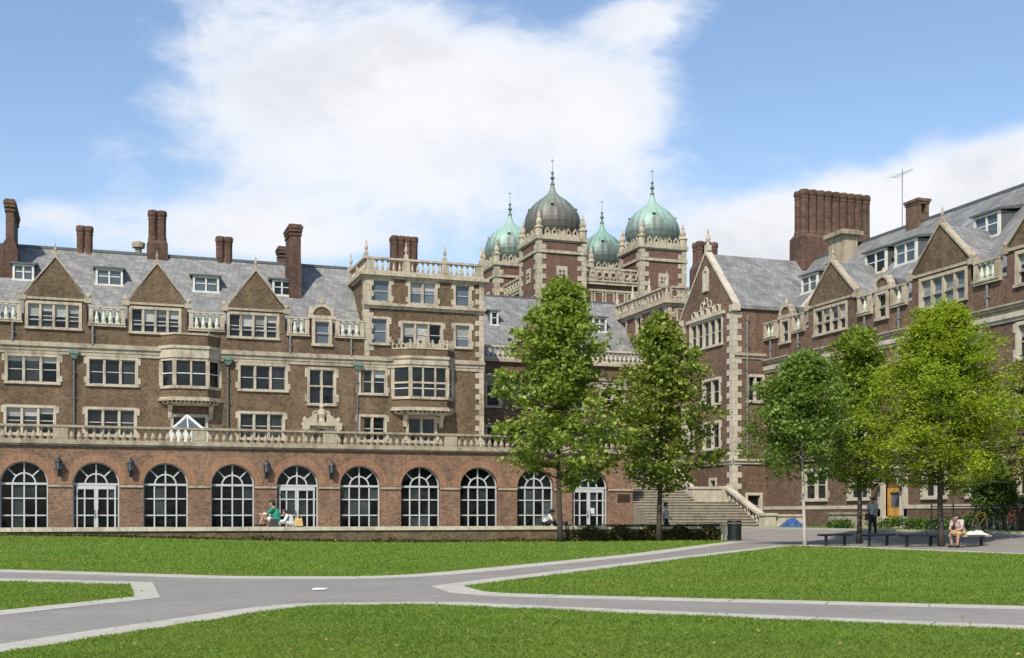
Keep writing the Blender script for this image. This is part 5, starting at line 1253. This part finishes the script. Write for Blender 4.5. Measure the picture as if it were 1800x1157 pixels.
def rack():
    x, y = at(1757, 52.); P = thing('bike_rack', 'dark metal rail on slim posts behind the bicycles', 'bike rack', (x, y, ground(x, y))); x1, y1 = at(1800, 51.); d = (Vector((x1, y1, 0))-Vector((x, y, 0)))
    m = MB(); gz = ground; m.tube([(x-d.x*3, y-d.y*3, gz(x-d.x*3, 50)+1.07), (x, y, gz(x, 50)+1.07), (x+d.x*1.6, y+d.y*1.6, gz(x+d.x*1.6, 50)+1.07)], .028, 6); obj('rail', m, M['black_metal'], P)
    for k in (-3, -2, -1, 0, .72, 1.6):
        m = MB(); px, py = x+d.x*k, y+d.y*k; z = ground(px, py); m.tube([(px, py, z), (px, py, z+1.12)], .035, 7); m.ball((px, py, z+1.13), .05, 8, 5); obj('post', m, M['black_metal'], P)
rack()
def bike(u, t, ang, paint, label, scale=1.):
    x, y = at(u, t); z0 = ground(x, y)+.02; P = thing('bicycle', label, 'bicycle', (x, y, z0), 'bicycles parked at the rack'); c, s = math.cos(ang), math.sin(ang)
    class Fx:
        def T(self, p): return (x+p[0]*c-p[1]*s, y+p[0]*s+p[1]*c, z0+p[2])
    F = Fx(); wr = .34; xr, xf = -.52, .52
    for xx in (xr, xf):
        m = MB(F); m.ring((xx, 0, wr), wr-.02, .02, 'y', 28, 6); w_ = obj('wheel', m, M['rubber'], P)
        m = MB(F); m.ring((xx, 0, wr), wr-.045, .009, 'y', 28, 5)
        for k in range(12): q = 2*math.pi*k/12; m.tube([(xx+.02*math.cos(q), 0, wr+.02*math.sin(q)), (xx+(wr-.05)*math.cos(q), 0, wr+(wr-.05)*math.sin(q))], .003, 4)
        m.ball((xx, 0, wr), .03, 8, 5); obj('rim', m, M['chrome'], w_)
    bb, st, hd, hb, sd = (-.08, 0, .29), (-.22, 0, .80), (.36, 0, .86), (.40, 0, .70), (-.25, 0, .94)
    m = MB(F); r = .02
    for p, q in ((bb, st), (st, hd), (bb, hb), (hd, hb), (hb, (xf, 0, wr)), (bb, (xr, 0, wr)), (st, (xr, 0, wr))): m.tube([p, q], r, 7)
    obj('frame', m, M[paint], P)
    m = MB(F); m.tube([st, sd], .014, 6); m.prism([(-.40, -.07), (-.36, .07), (-.22, .035), (-.10, .015), (-.10, -.015), (-.22, -.035), (-.36, -.07)], .93, .98, 'z'); obj('saddle', m, M['dark_canvas'], P)
    m = MB(F); m.tube([hd, (.34, 0, .98)], .016, 6); m.tube([(.24, -.27, 1.0), (.34, -.2, .99), (.36, 0, .98), (.34, .2, .99), (.24, .27, 1.0)], .014, 6); obj('handlebar', m, M['black_metal'], P)
    m = MB(F); m.ring((-.08, 0, .29), .09, .008, 'y', 18, 5); m.tube([(-.08, .05, .29), (.02, .05, .16)], .012, 5); m.tube([(-.08, -.05, .29), (-.18, -.05, .42)], .012, 5); m.box(-.02, .08, .04, .13, .145, .17); m.box(-.24, -.13, -.13, -.04, .41, .435); obj('crank', m, M['chrome'], P)
bike(1722, 49.2, R(15), 'yellow_paint', 'yellow framed bicycle parked right behind the seated person')
bike(1752, 50., R(35), 'black_metal', 'black bicycle between the yellow bicycle and the red bicycle')
bike(1778, 50.6, R(30), 'red_paint', 'dark red bicycle at the right end of the rack')
bike(1662, 49., R(-12), 'black_metal', 'black bicycle partly behind the broad yellow green tree trunk')

# ================================================================== PEOPLE
plain('skin', (.40, .235, .155), .55, var=.06); plain('skin_dark', (.22, .12, .08), .55, var=.06); plain('hair_dark', (.018, .014, .012), .6); plain('hair_grey', (.10, .10, .11), .6)
for n_, c_ in (('cloth_teal', (.02, .20, .14)), ('cloth_white', (.54, .53, .53)), ('cloth_grey', (.33, .38, .36)), ('cloth_black', (.02, .02, .024)), ('cloth_maroon', (.10, .03, .035)), ('cloth_tan', (.42, .30, .14)), ('cloth_pale', (.5, .48, .44)), ('cloth_pink', (.44, .33, .33))): plain(n_, c_, .85, var=.12)
def capsule(m, p, q, r0, r1, n=10):
    p, q = Vector(p), Vector(q); d = (q-p); L_ = max(d.length, 1e-4); d /= L_; up = Vector((0, 0, 1)) if abs(d.z) < .95 else Vector((1, 0, 0)); x = d.cross(up).normalized(); y = x.cross(d)
    prof = [(-r0*math.cos(a), r0*math.sin(a)) for a in (0.08, .5, 1., 1.57)]+[(L_+r1*math.sin(a), r1*math.cos(a)) for a in (0, .57, 1.07, 1.49)]
    vs = []
    for h, r in prof:
        for k in range(n): a = 2*math.pi*k/n; vs.append(tuple(p+d*h+(x*math.cos(a)+y*math.sin(a))*r))
    fs = [(i*n+k, i*n+(k+1) % n, (i+1)*n+(k+1) % n, (i+1)*n+k) for i in range(len(prof)-1) for k in range(n)]+[tuple(range(n)), tuple(range((len(prof)-1)*n, len(prof)*n))]
    m.add(vs, fs)
def blend(o, vox, it=4):
    r = o.modifiers.new('blend', 'REMESH'); r.mode = 'VOXEL'; r.voxel_size = vox; r.use_smooth_shade = True
    s = o.modifiers.new('soften', 'SMOOTH'); s.factor = .5; s.iterations = it
def person(label, loc, yaw, J, shirt, trousers, hair, skin='skin', shorts=False, scale=1., long_hair=False, sleeves=.55, group=None):
    """J: joints in metres, x to the person's left, y forward, z up; one blended body, clothing and hair as children"""
    P = thing('person', label, 'person', loc, group); c, s = math.cos(yaw), math.sin(yaw)
    class Fx:
        def T(self, p): return (loc[0]+(p[0]*c-p[1]*s)*scale, loc[1]+(p[0]*s+p[1]*c)*scale, loc[2]+p[2]*scale)
    F = Fx(); V = {k: Vector(v) for k, v in J.items()}; b = MB(F); up = (V['neck']-V['pelvis']).normalized()
    hd = V['head']; f = V['face'].normalized(); side = f.cross(Vector((0, 0, 1))).normalized(); hu = side.cross(f)
    capsule(b, V['neck']-up*.03, hd-hu*.05, .058, .055); capsule(b, hd+hu*.035-f*.012, hd-hu*.03+f*.012, .093, .08); capsule(b, hd-hu*.055+f*.028, hd-hu*.085+f*.05, .056, .038)
    capsule(b, hd+f*.088+hu*.0, hd+f*.112-hu*.028, .011, .016, 6)
    for sg in (-1, 1): capsule(b, hd+side*.088*sg+hu*.01-f*.005, hd+side*.092*sg-hu*.028, .016, .013, 6); capsule(b, hd+f*.083+side*.03*sg+hu*.03, hd+f*.083+side*.05*sg+hu*.028, .012, .01, 6)
    capsule(b, hd+f*.088-hu*.055-side*.016, hd+f*.088-hu*.055+side*.016, .011, .011, 6)
    capsule(b, V['pelvis'], V['chest'], .135, .145); capsule(b, V['chest'], V['neck']-up*.05, .135, .075)
    for sd in 'lr':
        sh, el, wr = V['sh_'+sd], V['el_'+sd], V['wr_'+sd]; capsule(b, V['neck']-up*.06, sh, .06, .062); capsule(b, sh, el, .052, .042); capsule(b, el, wr, .042, .027)
        hp, kn, an, to = V['hip_'+sd], V['kn_'+sd], V['an_'+sd], V['toe_'+sd]; capsule(b, hp, kn, .088, .058); capsule(b, kn, kn.lerp(an, .35), .056, .058); capsule(b, kn.lerp(an, .3), an, .058, .038)
        capsule(b, an-Vector((0, 0, .02)), to, .042, .034)
        hdv = (wr-el).normalized(); pv = hdv.cross(Vector((0, 0, 1))); pv = pv.normalized() if pv.length > .2 else Vector((0, 1, 0)); nv = pv.cross(hdv)
        capsule(b, wr, wr+hdv*.075, .028, .036); 
        for k, ln in enumerate((.068, .078, .072, .056)):
            q = wr+hdv*.085+pv*(k-1.5)*.0195; q2 = q+hdv*ln*.55-nv*.012; capsule(b, q, q2, .0095, .009, 6); capsule(b, q2, q2+hdv*ln*.4-nv*.024, .009, .0075, 6)
        q = wr+hdv*.03-pv*.032; q2 = q+(hdv*.6-pv*.55-nv*.3).normalized()*.04; capsule(b, q, q2, .012, .0105, 6); capsule(b, q2, q2+(hdv-nv*.4).normalized()*.03, .0105, .008, 6)
    o = obj('body', b, M[skin], P); blend(o, .008*scale, 2)
    t = MB(F); capsule(t, V['pelvis']+up*.02, V['chest'], .155, .165); capsule(t, V['chest'], V['neck']-up*.07, .155, .085)
    for sd in 'lr': sh, el = V['sh_'+sd], V['el_'+sd]; capsule(t, V['neck']-up*.07, sh, .075, .082); capsule(t, sh, sh.lerp(el, sleeves), .078, .068); sleeves > .95 and capsule(t, el, el.lerp(V['wr_'+sd], .92), .056, .04)
    o = obj('shirt', t, M[shirt], P); blend(o, .014*scale)
    t = MB(F); capsule(t, V['pelvis']+up*.05, V['pelvis']-up*.03, .152, .15)
    for sd in 'lr':
        hp, kn, an = V['hip_'+sd], V['kn_'+sd], V['an_'+sd]; capsule(t, hp, hp.lerp(kn, .9 if shorts else 1.), .108, .085)
        if not shorts: capsule(t, kn, an+(kn-an).normalized()*.03, .078, .058)
    o = obj('shorts' if shorts else 'trousers', t, M[trousers], P); blend(o, .014*scale)
    for sd in 'lr':
        t = MB(F); an, to = V['an_'+sd], V['toe_'+sd]; capsule(t, an-Vector((0, 0, .025)), to, .052, .043); capsule(t, an-Vector((0, 0, .03)), an-(to-an)*.28-Vector((0, 0, .035)), .05, .042); o = obj('shoe', t, M['cloth_black'], P); blend(o, .01*scale)
    t = MB(F); capsule(t, hd+hu*.05-f*.025, hd-hu*.0-f*.045, .1, .085); capsule(t, hd+hu*.075+f*.02, hd+hu*.07-f*.03, .08, .085)
    if long_hair: capsule(t, hd-f*.07, hd-f*.1-hu*.2, .075, .05)
    o = obj('hair', t, M[hair], P); blend(o, .012*scale)
    return P
STAND = dict(pelvis=(0, 0, .95), chest=(0, .01, 1.27), neck=(0, .0, 1.47), head=(0, .02, 1.62), face=(0, 1, -.05), sh_l=(.185, 0, 1.42), sh_r=(-.185, 0, 1.42), el_l=(.24, -.03, 1.14), el_r=(-.24, -.03, 1.14), wr_l=(.24, .08, .9), wr_r=(-.24, .08, .9),
             hip_l=(.09, 0, .92), hip_r=(-.09, 0, .92), kn_l=(.1, .03, .5), kn_r=(-.1, .02, .5), an_l=(.1, -.02, .09), an_r=(-.1, -.02, .09), toe_l=(.12, .15, .04), toe_r=(-.12, .15, .04))
CAMYAW = -YAW                                       # a person with yaw = CAMYAW faces away from the camera
def facing(deg): return CAMYAW+R(deg)               # 90 faces picture left, -90 picture right, 180 the camera
# walking past the yellow door, bag at the hip
x, y = at(1534, 54.); zg = ground(x, y)+.03
wj = dict(STAND); wj.update(kn_l=(.09, .16, .52), an_l=(.09, .24, .1), toe_l=(.1, .4, .06), kn_r=(-.09, .02, .5), an_r=(-.09, -.24, .14), toe_r=(-.09, -.11, .05), el_l=(.24, -.13, 1.16), wr_l=(.22, -.1, .93), el_r=(-.24, .08, 1.15), wr_r=(-.2, .25, 1.0))
person('person walking past the yellow door in a grey shirt and black trousers', (x, y, zg-.01), facing(150), wj, 'cloth_grey', 'cloth_black', 'hair_dark', sleeves=.6, scale=.95)
def bag(loc, w, d, h, mt, label, strap=True, name='bag', cat='bag'):
    x, y, z = loc; P = thing(name, label, cat, loc); m = MB(); m.frustum([(x-w/2, y-d/2), (x+w/2, y-d/2), (x+w/2, y+d/2), (x-w/2, y+d/2)], z+.0, [(x-w*.42, y-d*.3), (x+w*.42, y-d*.3), (x+w*.42, y+d*.3), (x-w*.42, y+d*.3)], z+h)
    o = obj('pouch', m, M[mt], P); bv = o.modifiers.new('round', 'BEVEL'); bv.width = min(w, d, h)*.22; bv.segments = 3
    if strap: m = MB(); m.tube([(x+w*.34*math.cos(a), y, z+h*.9+h*.5*math.sin(a)) for a in [math.pi*i/10 for i in range(11)]], .014, 6); obj('strap', m, M[mt], P)
rx_, ry_ = at(1525, 53.95); bag((rx_, ry_, zg+.66), .26, .14, .3, 'cloth_maroon', 'dark red shoulder bag hanging at the hip of the walking person')
# white shirt passing behind the low wall
x, y = at(1170, 57.2); w2 = dict(wj); person('person in a white shirt walking in front of the stone stairs behind the low wall', (x, y, ground(x, y)+.03), facing(-95), w2, 'cloth_white', 'cloth_black', 'hair_dark', sleeves=.6)
# sitting on the seat wall with the knees drawn up
SITUP = dict(pelvis=(0, 0, .13), chest=(0, .06, .44), neck=(0, .13, .63), head=(0, .18, .78), face=(0, 1, -.25), sh_l=(.18, .10, .58), sh_r=(-.18, .10, .58), el_l=(.24, .30, .40), el_r=(-.24, .30, .40), wr_l=(.14, .50, .42), wr_r=(-.14, .50, .42),
             hip_l=(.09, .03, .12), hip_r=(-.09, .03, .12), kn_l=(.13, .42, .44), kn_r=(-.13, .42, .44), an_l=(.12, .56, .09), an_r=(-.12, .56, .09), toe_l=(.14, .74, .05), toe_r=(-.14, .74, .05))
def onwall(u): 
    x = onY(u, WY+.17)[0]; return (x, WY+.17, ZW)
person('person in teal shirt and pale shorts sitting knees up on the low wall', onwall(487), facing(75), SITUP, 'cloth_teal', 'cloth_pale', 'hair_dark', shorts=True, scale=1.22)
bx_ = onwall(481); bag((bx_[0], WY-.0+.06, ZW), .40, .22, .34, 'dark_canvas', 'dark backpack on the low wall in front of the person in teal', name='backpack', cat='backpack')
LOUNGE = dict(SITUP); LOUNGE.update(chest=(0, .10, .36), neck=(0, .22, .50), head=(0, .31, .60), face=(0, 1, -.7), sh_l=(.18, .18, .46), sh_r=(-.18, .18, .46), el_l=(.26, .30, .24), el_r=(-.26, .30, .24), wr_l=(.16, .48, .16), wr_r=(-.16, .48, .16), kn_l=(.24, .40, .22), kn_r=(-.24, .40, .22), an_l=(.05, .42, .08), an_r=(-.05, .50, .08), toe_l=(-.1, .46, .05), toe_r=(.1, .54, .05))
person('person in white hunched over on the low wall beside a tan bag', onwall(513), facing(100), LOUNGE, 'cloth_white', 'cloth_white', 'hair_dark', long_hair=True, sleeves=1.)
bx_ = onwall(524); bag((bx_[0], WY+.0, ZW+.005), .36, .24, .34, 'tan_canvas', 'tan canvas bag on the low wall behind the hunched person in white')
person('person in white sitting hunched on the low wall, facing the plane tree trunk', onwall(958), facing(-85), LOUNGE, 'cloth_white', 'cloth_black', 'hair_dark', sleeves=.7)
bx_ = onwall(993); bag((bx_[0], WY+.17, ZW+.005), .3, .2, .2, 'dark_canvas', 'small black bag on the low wall right of the plane tree trunk', False)
# seated on the pale bench, leaning forward over the knees
SIT = dict(pelvis=(0, 0, .56), chest=(0, .16, .84), neck=(0, .30, 1.0), head=(0, .40, 1.12), face=(0, 1, -.45), sh_l=(.18, .26, .96), sh_r=(-.18, .26, .96), el_l=(.24, .38, .70), el_r=(-.24, .38, .70), wr_l=(.06, .56, .62), wr_r=(-.06, .56, .62),
           hip_l=(.09, .03, .55), hip_r=(-.09, .03, .55), kn_l=(.15, .46, .52), kn_r=(-.15, .46, .52), an_l=(.13, .42, .09), an_r=(-.12, .46, .09), toe_l=(.15, .60, .05), toe_r=(-.14, .64, .05))
x, y = at(1690, 43.6); person('person in a pale pinkish top and tan shorts leaning forward on the pale bench', (x, y, .0), facing(128), SIT, 'cloth_pink', 'cloth_tan', 'hair_dark', shorts=True)
def bundle():
    x, y = at(1716, 43.6); m = MB(); n = 18; rn = random.Random(8)
    for j in range(n+1):
        for i in range(n+1):
            p, q = (i/n-.5)*2, (j/n-.5)*2; h = max(0., (1-p*p))**.5*max(0., (1-q*q))**.5; m.v.append((x+p*.42, y+q*.2, .472+h*(.13+.03*math.sin(6*p)+rn.uniform(0, .03))))
    for j in range(n):
        for i in range(n): m.f.append((j*(n+1)+i, j*(n+1)+i+1, (j+1)*(n+1)+i+1, (j+1)*(n+1)+i)); m.m.append(0)
    tag(obj('cloth_bundle', m, M['cloth_white'], None, True, loc=(x, y, .47)), 'white cloth bundle lying on the pale bench', 'cloth bundle')
bundle()
def litter():
    x, y = gp(559, 1038); m = MB(); m.add([(x-.10, y-.1, .015), (x+.09, y-.12, .02), (x+.11, y+.09, .015), (x-.07, y+.12, .03), (x, y, .045), (x+.15, y-.02, .035)], [(0, 1, 4), (1, 5, 4), (1, 2, 5), (2, 4, 5), (2, 3, 4), (3, 0, 4)])
    m.add([(x-.10, y-.1, .008), (x+.09, y-.12, .008), (x+.11, y+.09, .008), (x-.07, y+.12, .008)], [(0, 1, 2, 3)])
    tag(obj('paper_scrap', m, M['paper_white'], None, loc=(x, y, .01)), 'crumpled white scrap of paper lying on the grey path', 'litter')
litter()
